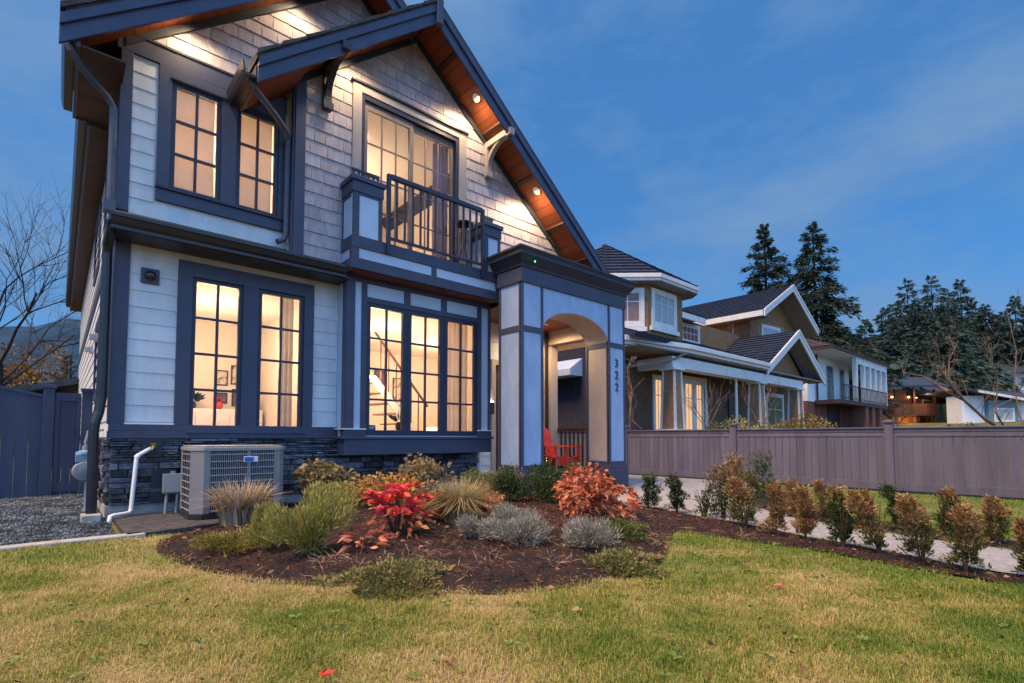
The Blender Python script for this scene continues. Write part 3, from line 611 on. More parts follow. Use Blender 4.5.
mb = MB(); surround(mb, FD, 5.75, 6.65, .15, 2.25, .10, .0, .035, 'lrt'); mb.fbox(FD, 7.04, 7.16, .15, 3.06, -.02, .04); mb.build('door_trim', m_tan, H)
mb = MB(); mb.tube([(7.06, .50, 3.04), (7.06, .50, .2)], .035, 8); mb.build('downspout', M['gutter'], H)
mb = MB(); mb.box(7.33, 7.38, PY1 + .03, .46, .98, 1.04); mb.box(7.335, 7.375, PY1 + .03, .46, .22, .265)
y = PY1 + .10
while y < .42: mb.box(7.34, 7.37, y, y + .03, .265, .98); y += .115
mb.build('railing', mat('dark_brown_rail', (.045, .026, .022), .5, .2, 6), H)
# digits
def digits(s, fr, u, v, w, size, m, parent):
    c = bpy.data.curves.new('digits', 'FONT'); c.body = s; c.size = size; c.extrude = .006; c.align_x = 'CENTER'; c.align_y = 'CENTER'
    t = bpy.data.objects.new('digits', c); COL.objects.link(t); dg = bpy.context.evaluated_depsgraph_get(); me = bpy.data.meshes.new_from_object(t.evaluated_get(dg)); bpy.data.objects.remove(t)
    me.materials.clear(); me.materials.append(m); o = bpy.data.objects.new('house_number', me); COL.objects.link(o); o.parent = parent
    o.matrix_basis = Matrix.Translation(fr.p(u, v, w)) @ Matrix((fr.U, fr.V, fr.N)).transposed().to_4x4(); return o
for ch, z in zip('322', (2.21, 1.99, 1.77)): digits(ch, FY(PY0), 7.155, z, .010, .215, M['frame'], H)
mb = MB(); mb.fbox(FD, 5.50, 5.66, 1.30, 1.52, 0, .10); sc = mb.build('wall_lantern', M['black'], H, bevel=.004)
mb = MB(); mb.fbox(FD, 5.51, 5.65, 1.525, 1.545, .01, .09); mb.build('lamp_glow', emis('lantern_glow', (1, .78, .5), 6), sc)
mb = MB(); mb.lathe((4.90, PY0 - .185, 3.55), [(.0, 0), (.012, 0), (.012, .008), (0, .01)], 10, (0, -1, 0)); mb.build('indicator_light', emis('green_led', (.05, 1, .25), 3), H)

# --- roofs: slabs, rakes, soffits
def slab(x0, x1, topf, y0, y1, t0=.0, t1=-.06):
    mb = MB(); mb.hexa([(x0, y0, topf(x0) + t1), (x1, y0, topf(x1) + t1), (x1, y1, topf(x1) + t1), (x0, y1, topf(x0) + t1), (x0, y0, topf(x0) + t0), (x1, y0, topf(x1) + t0), (x1, y1, topf(x1) + t0), (x0, y1, topf(x0) + t0)]); return mb
mL = lambda x: 5.45 + SL * x
mRf = lambda x: 7.608 - SL * (x - 2.6)
gL = lambda x: 7.20 - .845 * (3.485 - x)
gR = lambda x: 7.20 - .81 * (x - 3.485)
mb = slab(-.56, 2.6, mL, -.50, 1.10, .05, .0); q = slab(2.602, 3.28, mRf, -.50, YB + .3, .05, 0); mb.add(q.v, q.f); q = slab(-.38, 2.6, mL, 1.10, YB + .3, .045, 0); mb.add(q.v, q.f)
q = slab(3.281, 7.75, mRf, .02, YB + .3, .045, -.005); mb.add(q.v, q.f)
rr = random.Random(3)
x = -.60
while x < 2.5:   # tile noses along the rake
    a, b = x, x + .28; mb.hexa([(a, -.525, mL(a) + .03), (b, -.525, mL(b) + .03), (b, -.2, mL(b) + .03), (a, -.2, mL(a) + .03), (a, -.525, mL(a) + .095), (b, -.525, mL(b) + .062), (b, -.2, mL(b) + .062), (a, -.2, mL(a) + .095)]); x += .27
mb.build('roof', M['roof'], H)
mb = slab(1.06, 3.485, gL, -.85, -.02, .05, -.02); q = slab(3.487, 7.62, gR, -.85, -.10, .055, .005); mb.add(q.v, q.f)
x = 1.06
while x < 3.3: a, b = x, x + .28; mb.hexa([(a, -.875, gL(a) + .03), (b, -.875, gL(b) + .03), (b, -.6, gL(b) + .03), (a, -.6, gL(a) + .03), (a, -.875, gL(a) + .085), (b, -.875, gL(b) + .06), (b, -.6, gL(b) + .06), (a, -.6, gL(a) + .085)]); x += .27
mb.build('roof', M['roof'], H)
def rake(pts, f, y, up, dn, th=.035):
    """barge board hung under a sloping line"""
    x0, x1 = pts; mb = MB(); mb.hexa([(x0, y, f(x0) - dn), (x1, y, f(x1) - dn), (x1, y + th, f(x1) - dn), (x0, y + th, f(x0) - dn), (x0, y, f(x0) + up), (x1, y, f(x1) + up), (x1, y + th, f(x1) + up), (x0, y + th, f(x0) + up)]); return mb
mb = MB()
for (xs, f, y) in (((-.60, 2.58), mL, -.47), ((2.62, 3.28), mRf, -.47), ((1.085, 3.465), gL, -.82), ((3.505, 7.58), gR, -.82)):
    a = rake(xs, f, y, -.005, .29); mb.add(a.v, a.f); a = rake(xs, f, y - .032, .0, .115, .03); mb.add(a.v, a.f)
mb.fprism(FY(-.87), [(3.435, 6.86), (3.535, 6.86), (3.535, 7.22), (3.485, 7.29), (3.435, 7.22)], -.04, .03)
mb.build('fascia', mat('slate_blue_fascia', (.046, .060, .118), .42, .1, 4, .06, 100), H, bevel=.004)
def soff(x0, x1, f, y0, y1, d=.10):
    mb = MB(); mb.hexa([(x0, y0, f(x0) - d - .02), (x1, y0, f(x1) - d - .02), (x1, y1, f(x1) - d - .02), (x0, y1, f(x0) - d - .02), (x0, y0, f(x0) - d), (x1, y0, f(x1) - d), (x1, y1, f(x1) - d), (x0, y1, f(x0) - d)]); return mb
mb = soff(1.11, 3.475, gL, -.78, -.02); q = soff(3.495, 7.56, gR, -.78, -.22); mb.add(q.v, q.f); q = soff(-.55, 2.59, mL, -.43, -.0); mb.add(q.v, q.f); q = soff(2.61, 3.28, mRf, -.43, 0); mb.add(q.v, q.f)
mb.build('soffit', M['soffit'], H)
mb = MB()
for (x0, x1, f) in ((1.72, 3.475, gL), (3.495, 7.45, gR)):
    a = rake((x0, x1), lambda x: f(x) - .122, -.235, 0, .10, .032); mb.add(a.v, a.f)
for (x0, x1, f) in ((-.06, 2.59, mL), (2.61, 3.28, mRf)):
    a = rake((x0, x1), lambda x: f(x) - .122, -.035, 0, .10, .032); mb.add(a.v, a.f)
mb.build('frieze_board', M['darktrim'], H)
# soffit battens seen under the right rake
for x in (3.87, 4.77, 5.52, 6.3, 6.93):
    mb = MB(); mb.hexa([(x, -.78, gR(x) - .15), (x + .05, -.78, gR(x + .05) - .15), (x + .05, -.24, gR(x + .05) - .15), (x, -.24, gR(x) - .15), (x, -.78, gR(x) - .121), (x + .05, -.78, gR(x + .05) - .121), (x + .05, -.24, gR(x + .05) - .121), (x, -.24, gR(x) - .121)]); mb.build('batten', M['soffit_dark'], H)
# level eave soffits and gutters on the left side
mb = MB(); mb.box(-.44, -.075, -.42, 1.08, 4.74, 4.76); mb.build('soffit', M['soffit_dark'], H)
mb = MB(); mb.box(-.30, -.075, 1.10, YB + .2, 4.70, 4.72); mb.build('soffit', M['soffit_dark'], H)
mb = MB(); mb.box(-.475, -.44, -.43, 1.10, 4.72, 5.0); mb.box(-.47, -.08, 1.082, 1.098, 4.72, 5.35); mb.box(-.335, -.30, 1.10, YB + .3, 4.69, 5.06); mb.build('fascia', M['trim'], H)
gp = [(0, 0), (-.10, 0), (-.12, .05), (-.135, .115), (-.12, .115), (-.10, .02), (-.01, .02), (-.01, .115), (0, .115)]
mb = MB(); mb.prism([(-.478 + a * .8, -.44, 4.80 + b) for a, b in gp], (0, 1.56, 0)); mb.prism([(-.338 + a * .8, 1.12, 4.80 + b) for a, b in gp], (0, YB - .9, 0)); mb.prism([(1.082 + a * 1.15, -.79, 4.94 + b * 1.35) for a, b in gp], (0, .74, 0)); mb.build('gutter', M['gutter'], H)
mb = MB(); mb.box(1.083, 1.11, -.785, -.04, 4.93, 5.12); mb.build('fascia', M['trim'], H)
mb = soff(1.112, 1.695, gL, -.77, -.06, .24); mb.build('soffit', M['soffit_y'], H)
# downspouts
def pipe_box(mb, pts, w=.07, d=.055):
    for a, b in zip(pts, pts[1:]): mb.bar(a, b, w, d, (0, 1, 0) if abs(Vector(b).z - Vector(a).z) > .9 * (Vector(b) - Vector(a)).length else (0, 0, 1))
mb = MB(); mb.tube([(-.53, -.36, 4.80), (-.51, -.36, 4.70), (-.42, -.25, 4.62), (-.20, -.07, 4.50), (-.145, -.04, 4.42), (-.142, -.03, 4.30), (-.142, -.03, 3.38)], .036, 10); mb.box(-.20, -.095, -.09, .05, 3.28, 3.40); mb.build('downspout', mat('slate_downspout', (.07, .085, .13), .4, .1, 5), H)
mb = MB(); mb.tube([(-.14, -.26, 3.12), (-.135, -.22, 3.02), (-.15, -.08, 2.90), (-.15, -.05, 2.82), (-.15, -.05, 1.28), (-.17, -.06, 1.12), (-.20, -.09, 1.0), (-.205, -.09, .9), (-.20, -.09, .06)], .046, 10); mb.build('downspout', M['gutter'], H)
mb = MB(); mb.tube([(1.03, -.68, 4.98), (1.08, -.67, 4.90), (1.19, -.60, 4.86), (1.42, -.38, 4.83), (1.60, -.20, 4.80), (1.645, -.13, 4.74), (1.648, -.11, 4.62), (1.65, -.10, 3.50), (1.63, -.10, 3.42), (1.54, -.12, 3.36)], .036, 10); mb.build('downspout', mat('slate_downspout', (.07, .085, .13)), H)
# knee brackets under the front rake
def bracket(x, zt, zb, m):
    mb = MB(); y0, y1 = -.77, -.22
    mb.box(x - .055, x + .055, y1 - .06, y1 + .005, zb, zt); mb.box(x - .055, x + .055, y0, y1 - .06, zt - .10, zt)
    pr_ = [(y1 - .06, zb + .10)]; c = [(y1 - .06 - .42 * (1 - math.cos(t)), zb + .10 + (zt - .10 - zb - .10) * math.sin(t)) for t in [math.pi / 2 * i / 8 for i in range(9)]]
    for (a, b), (e, f) in zip(c, c[1:]): mb.hexa([(x - .04, a, b), (x + .04, a, b), (x + .04, a + .085, b), (x - .04, a + .085, b), (x - .04, e, f), (x + .04, e, f), (x + .04, e + .085, f), (x - .04, e + .085, f)])
    mb.box(x - .07, x + .07, y1 - .085, y1 - .06, zb, zb + .10); mb.box(x - .05, x + .05, -.885, y0, zt - .115, zt - .005); mb.build('bracket', m, H, bevel=.004)
bracket(2.10, 5.88, 5.27, M['darktrim']); bracket(4.89, 5.90, 5.30, m_head)

# --- left side wall
ops = [(-1.9, -1.0, 3.62, 4.45), (-4.6, -3.3, 3.62, 4.45), (-3.1, -2.3, 1.5, 2.5)]
wall(FL, -YB, -.16, .16, 4.75, [], -.15, 0).build('wall', M['siding_side'], H)
mb = MB(); lap(mb, FL, -YB, -.13, .86, 3.03, .178, (), 0); lap(mb, FL, -YB, -.13, 3.22, 4.72, .178, (), 0); mb.build('lap_siding', M['siding_side'], H)
mb = MB(); mb.fbox(FL, -YB, -.17, 3.03, 3.21, 0, .030); mb.fbox(FL, -YB, -1.6, .80, .92, 0, .04); mb.build('belly_band', M['trim'], H)
for a, b, c, d in ops:
    mb = MB(); surround(mb, FL, a, b, c, d, .09, .0, .035); mb.build('window_trim', M['trim'], H); f = window(H, FL, a, b, c, d, 1, 1, .05, .03, glass=False)
    q = MB(); q.fbox(FL, a + .05, b - .05, c + .06, d - .05, .004, .008); q.build('pane', mat('dark_pane', (.02, .025, .035), .08, .1, 3, spec=.6), f)
for y, z in ((2.6, 2.25), (4.4, 2.3)):
    mb = MB(); mb.fbox(FL, -y - .06, -y + .06, z, z + .12, 0, .05); mb.box(-.19, -.12, y - .04, y + .04, z + .02, z + .1); mb.build('vent_hood', M['galv'], H, bevel=.004)
# back, right, inside shell
mb = MB(); mb.box(-.07, XR, YB - .15, YB, .0, 4.7); mb.box(XR - .15, XR, .6, YB - .15, 0, 3.7); mb.prism([(-.07, YB - .15, 4.7), (XR, YB - .15, 3.7), (2.6, YB - .15, 7.55)], (0, .15, 0)); mb.build('wall', M['siding_side'], H)

# --- lit rooms
def room(x0, x1, y0, y1, z0, z1, name='interior_wall', back=None):
    t = .03; mb = MB(); mb.box(x0 - t, x0, y0, y1, z0, z1); mb.box(x1, x1 + t, y0, y1, z0, z1); mb.box(x0, x1, y1, y1 + t, z0, z1); mb.build(name, back or M['interior'], H)
    mb = MB(); mb.box(x0, x1, y0, y1, z1, z1 + t); mb.build('ceiling', M['ceil'], H); mb = MB(); mb.box(x0, x1, y0, y1, z0 - t, z0); mb.build('floor', M['floorwood'], H)
room(.12, 2.36, .17, 3.6, .55, 2.95); room(.05, 1.72, .17, 3.2, 3.36, 5.05); room(1.95, 5.05, -.03, 3.6, 3.46, 5.77)
mb = MB(); mb.box(2.57, 2.60, -.13, 4.6, .65, 2.96); mb.box(4.76, 4.79, -.13, .745, .65, 2.96); mb.box(4.79, 7.2, .742, .765, .55, 2.96); mb.box(7.17, 7.2, .766, 4.6, .55, 2.96); mb.box(2.6, 7.17, 4.6, 4.63, .55, 2.96); mb.build('interior_wall', M['interior'], H)
mb = MB(); mb.box(2.57, 4.79, -.13, .74, 2.96, 2.99); mb.box(2.57, 7.2, .741, 4.63, 2.96, 2.99); mb.build('ceiling', M['ceil'], H); mb = MB(); mb.box(2.57, 4.79, -.13, .30, .625, .649); mb.box(2.57, 4.79, .301, .74, .52, .55); mb.box(2.57, 7.2, .741, 4.63, .52, .55); mb.build('floor', M['floorwood'], H)
def potlight(x, y, z, nrm, watts, r=.068):
    n = Vector(nrm).normalized(); mb = MB(); mb.lathe((x, y, z), [(r * .72, .0), (r, .0), (r, .012), (r * .72, .012)], 18, n); o = mb.build('soffit_light', M['white'], H)
    g = MB(); g.lathe((x, y, z), [(r * .70, .004), (r * .70, .009), (0.0, .010)], 18, n); g.build('lamp_glow', M['bulb'], o)
    l = bpy.data.lights.new('soffit_lamp', 'SPOT'); l.energy = watts; l.color = (1, .70, .38); l.shadow_soft_size = .11; l.spot_size = R(165); l.spot_blend = .5
    lo = bpy.data.objects.new('soffit_lamp', l); COL.objects.link(lo); lo.location = Vector((x, y, z)) + n * .03; lo.rotation_euler = Vector((0, 0, 1)).to_track_quat('Z', 'Y').to_euler()
    return o
PW = 80
nl, nr = (.64, 0, -.77), (-.64, 0, -.77)
potlight(.50, -.26, mL(.50) - .122, nl, PW * .42); potlight(1.70, -.26, mL(1.70) - .122, nl, PW * .42)
potlight(2.42, -.58, gL(2.42) - .122, nl, PW * .7); potlight(4.40, -.56, gR(4.40) - .122, nr, PW); potlight(5.75, -.56, gR(5.75) - .122, nr, PW * 1.2); 
potlight(6.55, .02, 3.058, (0, 0, -1), 95, .06)
for k, (x, y, z, wt) in enumerate([(1.3, 1.9, 2.2, 42), (3.9, 2.0, 2.1, 68), (.9, 1.2, 4.5, 52), (3.3, 1.7, 4.9, 36)]): room_light('room_lamp', (x, y, z), wt)
room_light('room_lamp', (5.9, 2.6, 2.2), 50)
def ceilspot(x, y, z):
    g = MB(); g.lathe((x, y, z), [(.0, 0), (.055, 0), (.055, -.01), (0, -.012)], 16); g.build('ceiling_light', M['bulb'], H)
ceilspot(2.9, .75, 2.955); ceilspot(.75, 1.2, 2.945); ceilspot(3.05, .75, 5.765); ceilspot(4.2, 1.2, 2.955)

# ================================================================== THINGS ROUND THE HOUSE
# --- heat pump unit
ac = thing('air_conditioner', 'grey outdoor air conditioner with a wire grille and blue badge', 'air conditioner', (.535, -.97, .03))
AW, AD, AH, CH = .885, .70, .74, .10
def acpoly(i): return [(CH + i, i), (AW - .05 - i, i), (AW - i, .05 + i), (AW - i, AD - .05 - i), (AW - .05 - i, AD - i), (CH * .6 + i, AD - i), (i, AD - CH * .6 - i), (i, CH + i)]
mb = MB(); mb.prism([(x, y, .06) for x, y in acpoly(.035)], (0, 0, AH - .09)); mb.build('coil', M['acdark'], ac)
mb = MB(); mb.prism([(x, y, 0) for x, y in acpoly(-.012)], (0, 0, .05)); mb.build('base_pan', M['black'], ac)
mb = MB(); mb.prism([(x, y, AH - .055) for x, y in acpoly(-.006)], (0, 0, .04)); mb.prism([(x, y, AH - .0149) for x, y in acpoly(.012)], (0, 0, .016)); mb.build('lid', mat('ac_lid_grey', (.26, .25, .25), .42, .06, 5), ac, bevel=.006)
mb = MB()
mb.prism([(0, CH, .05), (CH, 0, .05), (CH + .055, 0, .05), (CH + .055, .012, .05), (CH + .005, .012, .05), (.012, CH + .005, .05), (.012, CH + .02, .05), (0, CH + .02, .05)], (0, 0, AH - .105))
mb.build('corner_post', M['acgrey'], ac, bevel=.003); mb = MB()
mb.prism([(AW - .11, 0, .05), (AW - .05, 0, .05), (AW, .05, .05), (AW, .11, .05), (AW - .012, .11, .05), (AW - .012, .055, .05), (AW - .055, .012, .05), (AW - .11, .012, .05)], (0, 0, AH - .105))
mb.build('corner_post', M['acgrey'], ac, bevel=.003); mb = MB()
mb.prism([(0, AD - .12, .05), (0, AD - .06, .05), (.06, AD, .05), (.06, AD - .02, .05), (.015, AD - .066, .05), (.015, AD - .12, .05)], (0, 0, AH - .105))
mb.build('corner_post', M['acgrey'], ac, bevel=.003); mb = MB()
mb.box(.505, .535, -.003, .010, .05, AH - .055); mb.build('mullion', M['acgrey'], ac, bevel=.003)
mb = MB()
for i in range(9): z = .08 + i * (AH - .17) / 8; mb.box(CH + .055, AW - .11, -.002, .008, z - .004, z + .004); mb.box(-.002, .008, CH + .02, AD - .12, z - .004, z + .004)
n = 34
for i in range(n + 1): x = CH + .06 + (AW - .11 - CH - .065) * i / n; mb.box(x - .0018, x + .0018, .001, .006, .055, AH - .06)
for i in range(5): y = CH + .06 + i * .10; mb.box(.001, .006, y - .0022, y + .0022, .055, AH - .06)
mb.build('grille', mat('ac_grille_wire', (.30, .31, .34), .4, .05, 6), ac)
mb = MB(); mb.box(.465, .605, -.014, -.0035, AH - .175, AH - .115); bdg = mb.build('badge', mat('badge_plate', (.62, .64, .68), .35, .05, 9), ac, bevel=.003)
mb = MB(); mb.box(.47, .558, -.019, -.0145, AH - .168, AH - .122); mb.build('badge_face', mat('badge_blue', (.02, .12, .50), .3, .05, 9), bdg, bevel=.006)
# --- disconnect box on two conduit legs
t = thing('electrical_box', 'small grey electrical box on two conduit legs left of the air conditioner', 'electrical box', (.36, -.20, .025))
mb = MB(); mb.box(.03, .22, -.06, .04, .22, .43); mb.build('box', M['acgrey'], t, bevel=.006); mb = MB(); mb.box(.024, .226, -.068, -.0605, .235, .437); mb.build('cover', mat('grey_cover', (.33, .34, .36), .4, .06, 5), t, bevel=.003)
for x in (.07, .17): mb = MB(); mb.tube([(x, -.01, .22), (x - .01, -.01, 0)], .016, 10); mb.build('leg', M['galv'], t)
mb = MB(); mb.box(.10, .14, -.03, .02, .431, .46); mb.build('fitting', M['galv'], t)
t = tag(MB().build('x', M['trim']) if False else thing('access_panel', 'dark slate access panel on the stone wall behind the electrical box', 'panel', (.30, -.055, .14)), None, None)
mb = MB(); mb.box(0, .24, -.012, .03, 0, .36); mb.build('cover', M['darktrim'], t, bevel=.004)
# --- white drain pipe with brass tap
t = thing('drain_pipe', 'white plastic pipe running down the stone wall and along the ground to the kerb', 'pipe', (0, 0, 0))
mb = MB(); mb.tube([(.285, -.10, .735), (.25, -.11, .715), (.175, -.115, .665), (.16, -.12, .645), (.125, -.14, .10), (.12, -.15, .075), (.10, -.20, .062), (-.03, -.30, .060), (-.06, -.33, .055), (-.065, -.34, .02), (-.066, -.34, -.03)], .021, 10); mb.build('pipe', M['pvc'], t, smooth=True)
mb = MB(); mb.lathe((.165, -.118, .65), [(.026, -.02), (.026, .02)], 12, (.6, .1, .7)); mb.build('elbow', M['pvc'], t)
t = thing('hose_tap', 'small brass hose tap above the white pipe on the stone wall', 'tap', (.31, -.06, .75))
mb = MB(); mb.lathe((0, .02, 0), [(.02, -.0), (.02, .03), (.012, .035), (.012, .09)], 12, (0, -1, 0)); mb.tube([(0, -.06, 0), (-.01, -.085, -.004), (-.02, -.09, -.03)], .011, 8); mb.build('spout', M['brass'], t)
mb = MB(); mb.lathe((0, -.045, .03), [(.028, 0), (.03, .006), (.0, .008)], 12); mb.tube([(0, -.045, 0), (0, -.045, .03)], .007, 6); mb.build('handle', mat('yellow_handle', (.60, .42, .05), .4, .1, 7), t)
mb = MB(); mb.box(-.10, .09, .012, .03, -.08, .10); mb.build('mounting_plate', M['darktrim'], t)
# --- doorbell-camera style round light left of the window
t = thing('wall_camera', 'dark round camera on a square plate near the upper left of the lower window', 'camera', (.235, -.005, 2.66))
mb = MB(); mb.box(-.085, .085, -.022, .01, -.085, .085); mb.build('mounting_plate', M['trim'], t, bevel=.006)
mb = MB(); mb.lathe((0, -.022, 0), [(.055, 0), (.055, .02), (.046, .042), (.02, .055), (0, .056)], 20, (0, -1, 0)); mb.build('dome', mat('maroon_dome', (.035, .012, .012), .2, .1, 6, spec=.6), t, smooth=True)
# --- gas meter
t = thing('gas_meter', 'grey gas meter on a riser pipe against the side wall behind the downspout', 'gas meter', (-.24, .75, 0))
mb = MB(); mb.tube([(.02, 0, -.02), (.02, 0, .36)], .017, 8); mb.tube([(0.02, 0, .62), (.0, 0, .80), (.02, 0, .92), (.16, 0, .95)], .017, 8); mb.lathe((.02, 0, .0), [(.035, -.02), (.03, .04)], 10); mb.build('pipe', M['galv'], t)
mb = MB(); mb.lathe((0, -.10, .47), [(.03, 0), (.105, .01), (.115, .04), (.115, .13), (.105, .16), (.03, .17)], 20, (0, 1, 0)); mb.build('meter_body', mat('meter_paint', (.22, .25, .29), .45, .1, 6), t, bevel=.004)
mb = MB(); mb.box(-.085, .085, -.075, .07, .575, .66); mb.lathe((0, 0, .66), [(.09, 0), (.085, .03), (.03, .05), (.03, .10), (.0, .10)], 16); mb.build('regulator', mat('meter_regulator_paint', (.18, .30, .42), .45, .1, 6), t, bevel=.004)
t = thing('splash_block', 'pale concrete block under the foot of the black downspout', 'concrete block', (-.20, -.10, -.01)); mb = MB(); mb.box(-.085, .075, -.14, .08, 0, .085); mb.build('block', M['concrete'], t, bevel=.01)

# --- left blue board fence with gate
def board_run(mb, fr, u0, u1, v0, v1a, v1b, w0, w1, bw_=.14, gap=.004):
    n = max(1, round((u1 - u0) / bw_)); q = (u1 - u0) / n
    for i in range(n):
        a, b = u0 + i * q + gap / 2, u0 + (i + 1) * q - gap / 2; za = v1a + (v1b - v1a) * i / n; zb = v1a + (v1b - v1a) * (i + 1) / n
        mb.hexa([fr.p(a, v0, w0), fr.p(b, v0, w0), fr.p(b, v0, w1), fr.p(a, v0, w1), fr.p(a, za, w0), fr.p(b, zb, w0), fr.p(b, zb, w1), fr.p(a, za, w1)])
t = thing('side_fence', 'slate blue board fence with a sloping top at the left edge of the photo', 'fence', (0, 3.2, 0)); fr = FY(0)
mb = MB(); board_run(mb, fr, -2.9, -.66, -.02, 1.95, 1.45, -.012, .012); mb.build('board_panel', M['bluefence'], t)
mb = MB(); mb.hexa([fr.p(-2.9, 1.945, -.03), fr.p(-.66, 1.445, -.03), fr.p(-.66, 1.445, .03), fr.p(-2.9, 1.945, .03), fr.p(-2.9, 1.985, -.03), fr.p(-.66, 1.485, -.03), fr.p(-.66, 1.485, .03), fr.p(-2.9, 1.985, .03)]); mb.build('rail', M['bluefence'], t)
mb = MB(); mb.box(-.66, -.535, -.06, .06, -.1, 1.58); mb.box(-.68, -.515, -.08, .08, 1.58, 1.63); mb.build('post', M['bluefence'], t, bevel=.005)
t = thing('side_gate', 'narrow slate blue board gate between the fence post and the house wall', 'gate', (0, 3.2, 0))
mb = MB(); board_run(mb, fr, -.534, -.228, .0, 1.48, 1.48, -.012, .012, .10); mb.build('board_panel', M['bluefence'], t)
mb = MB(); mb.fbox(fr, -.525, -.235, 1.40, 1.52, .0125, .035); mb.fbox(fr, -.525, -.235, .06, .20, .0125, .035); mb.fbox(fr, -.525, -.475, .20, 1.40, .0125, .033); mb.fbox(fr, -.285, -.235, .20, 1.40, .0125, .033); mb.build('gate_frame', M['bluefence'], t)
mb = MB(); mb.tube([fr.p(-.30, 1.02, .036), fr.p(-.30, 1.02, .07), fr.p(-.30, .92, .07), fr.p(-.30, .92, .036)], .008, 6); mb.build('handle', M['black'], t)
mb = MB(); mb.box(-.225, -.10, -.06, .06, -.1, 1.55); mb.box(-.24, -.09, -.07, .07, 1.55, 1.60); mb.build('post', M['bluefence'], t, bevel=.005)

# --- mauve board fence along the right side: one fence per bay would read as one run, so posts are its parts
t = thing('boundary_fence', 'low mauve board fence with capped posts along the right side of the yard', 'fence', (10.4, 0, 0)); fr = FX(0)
py = [6.4, 3.68, .95, -1.85, -4.60, -7.35, -10.1]
def fz(y): return ghs(10.2, y)
mbp = MB(); mbr = MB()
for a, b in zip(py, py[1:]):
    u0, u1 = -a + .06, -b - .06; z = fz((a + b) / 2); board_run(mbp, fr, u0, u1, z + .17, .955, .955, -.011, .011, .13, .007)
    mbr.fbox(fr, u0, u1, z + .03, z + .17, -.022, .024); mbr.fbox(fr, u0, u1, .955, 1.015, -.03, .03); mbr.fbox(fr, u0, u1, 1.015, 1.04, -.055, .055); mbr.fbox(fr, u0, u1, .875, .952, .0115, .022)
    mbr.fbox(fr, u0, u0 + .05, z + .17, .955, -.02, .020); mbr.fbox(fr, u1 - .05, u1, z + .17, .955, -.02, .020)
mbp.build('board_panel', M['fence'], t); mbr.build('rail', M['fence'], t, bevel=.004)
for y in py:
    mb = MB(); mb.box(-.062, .062, y - .062, y + .062, -.25, 1.12); mb.box(-.085, .085, y - .085, y + .085, 1.12, 1.15); mb.add([(-.07, y - .07, 1.15), (.07, y - .07, 1.15), (.07, y + .07, 1.15), (-.07, y + .07, 1.15), (0, y, 1.175)], [(0, 1, 4), (1, 2, 4), (2, 3, 4), (3, 0, 4)]); mb.build('post', M['fence'], t)

# --- red slatted garden chair on the porch (faces the street, front right)
t = thing('garden_chair', 'bright red slatted garden chair on the porch seen through the arch', 'chair', (6.80, -.12, .145), rz=R(-72))
def slats(mb, x0, x1, n, y0, y1, f):
    for i in range(n):
        a = x0 + (x1 - x0) * i / n + .004; b = x0 + (x1 - x0) * (i + 1) / n - .004; mb.hexa([*f(a, b)])
mb = MB(); 
for i in range(6): x = -.20 + i * .075; z = .36 - i * .012; mb.box(x + .003, x + .070, -.25, .25, z - .02, z) if True else 0
mb.build('seat', M['red'], t, bevel=.004)
mb = MB()
for i in range(6):
    y = -.26 + i * .0875; hgt = .86 + .05 * math.cos((i - 2.5) / 2.5 * 1.3)
    mb.hexa([(-.22, y, .30), (-.198, y, .30), (-.198, y + .08, .30), (-.22, y + .08, .30), (-.40, y, hgt), (-.378, y, hgt), (-.378, y + .08, hgt), (-.40, y + .08, hgt)])
mb.box(-.30, -.27, -.27, .27, .50, .56); mb.build('backrest', M['red'], t, bevel=.004)
for s in (-1, 1):
    mb = MB(); mb.box(-.30, .32, s * .30 - .06, s * .30 + .06, .53, .555); mb.build('armrest', M['red'], t, bevel=.006)
    mb = MB(); mb.box(.22, .29, s * .29 - .014, s * .29 + .014, 0, .53); mb.box(.10, .22, s * .29 - .012, s * .29 + .012, .20, .36); mb.build('leg', M['red'], t, bevel=.004)
    mb = MB(); mb.hexa([(-.34, s * .255 - .014, 0), (-.26, s * .255 - .014, 0), (-.26, s * .255 + .014, 0), (-.34, s * .255 + .014, 0), (-.26, s * .255 - .014, .53), (-.19, s * .255 - .014, .53), (-.19, s * .255 + .014, .53), (-.26, s * .255 + .014, .53)]); mb.build('leg', M['red'], t)
mb = MB(); mb.box(.23, .26, -.27, .27, .14, .34); mb.build('apron', M['red'], t)

# --- balcony furniture
t = thing('balcony_table', 'dark small table on the balcony behind the right end of the railing', 'table', (4.30, -.38, 3.549))
m_rattan = mat('dark_rattan', (.05, .03, .03), .6, .3, 30, .5, 90)
mb = MB(); mb.lathe((0, 0, .72), [(.14, 0), (.15, .012), (.15, .025), (0, .026)], 24); mb.build('tabletop', m_rattan, t)
for k in range(3): a = k * 2.09 + .4; mb = MB(); mb.tube([(.05 * math.cos(a), .05 * math.sin(a), .72), (.03 * math.cos(a), .03 * math.sin(a), .35), (.12 * math.cos(a), .12 * math.sin(a), 0)], .011, 6); mb.build('leg', m_rattan, t)

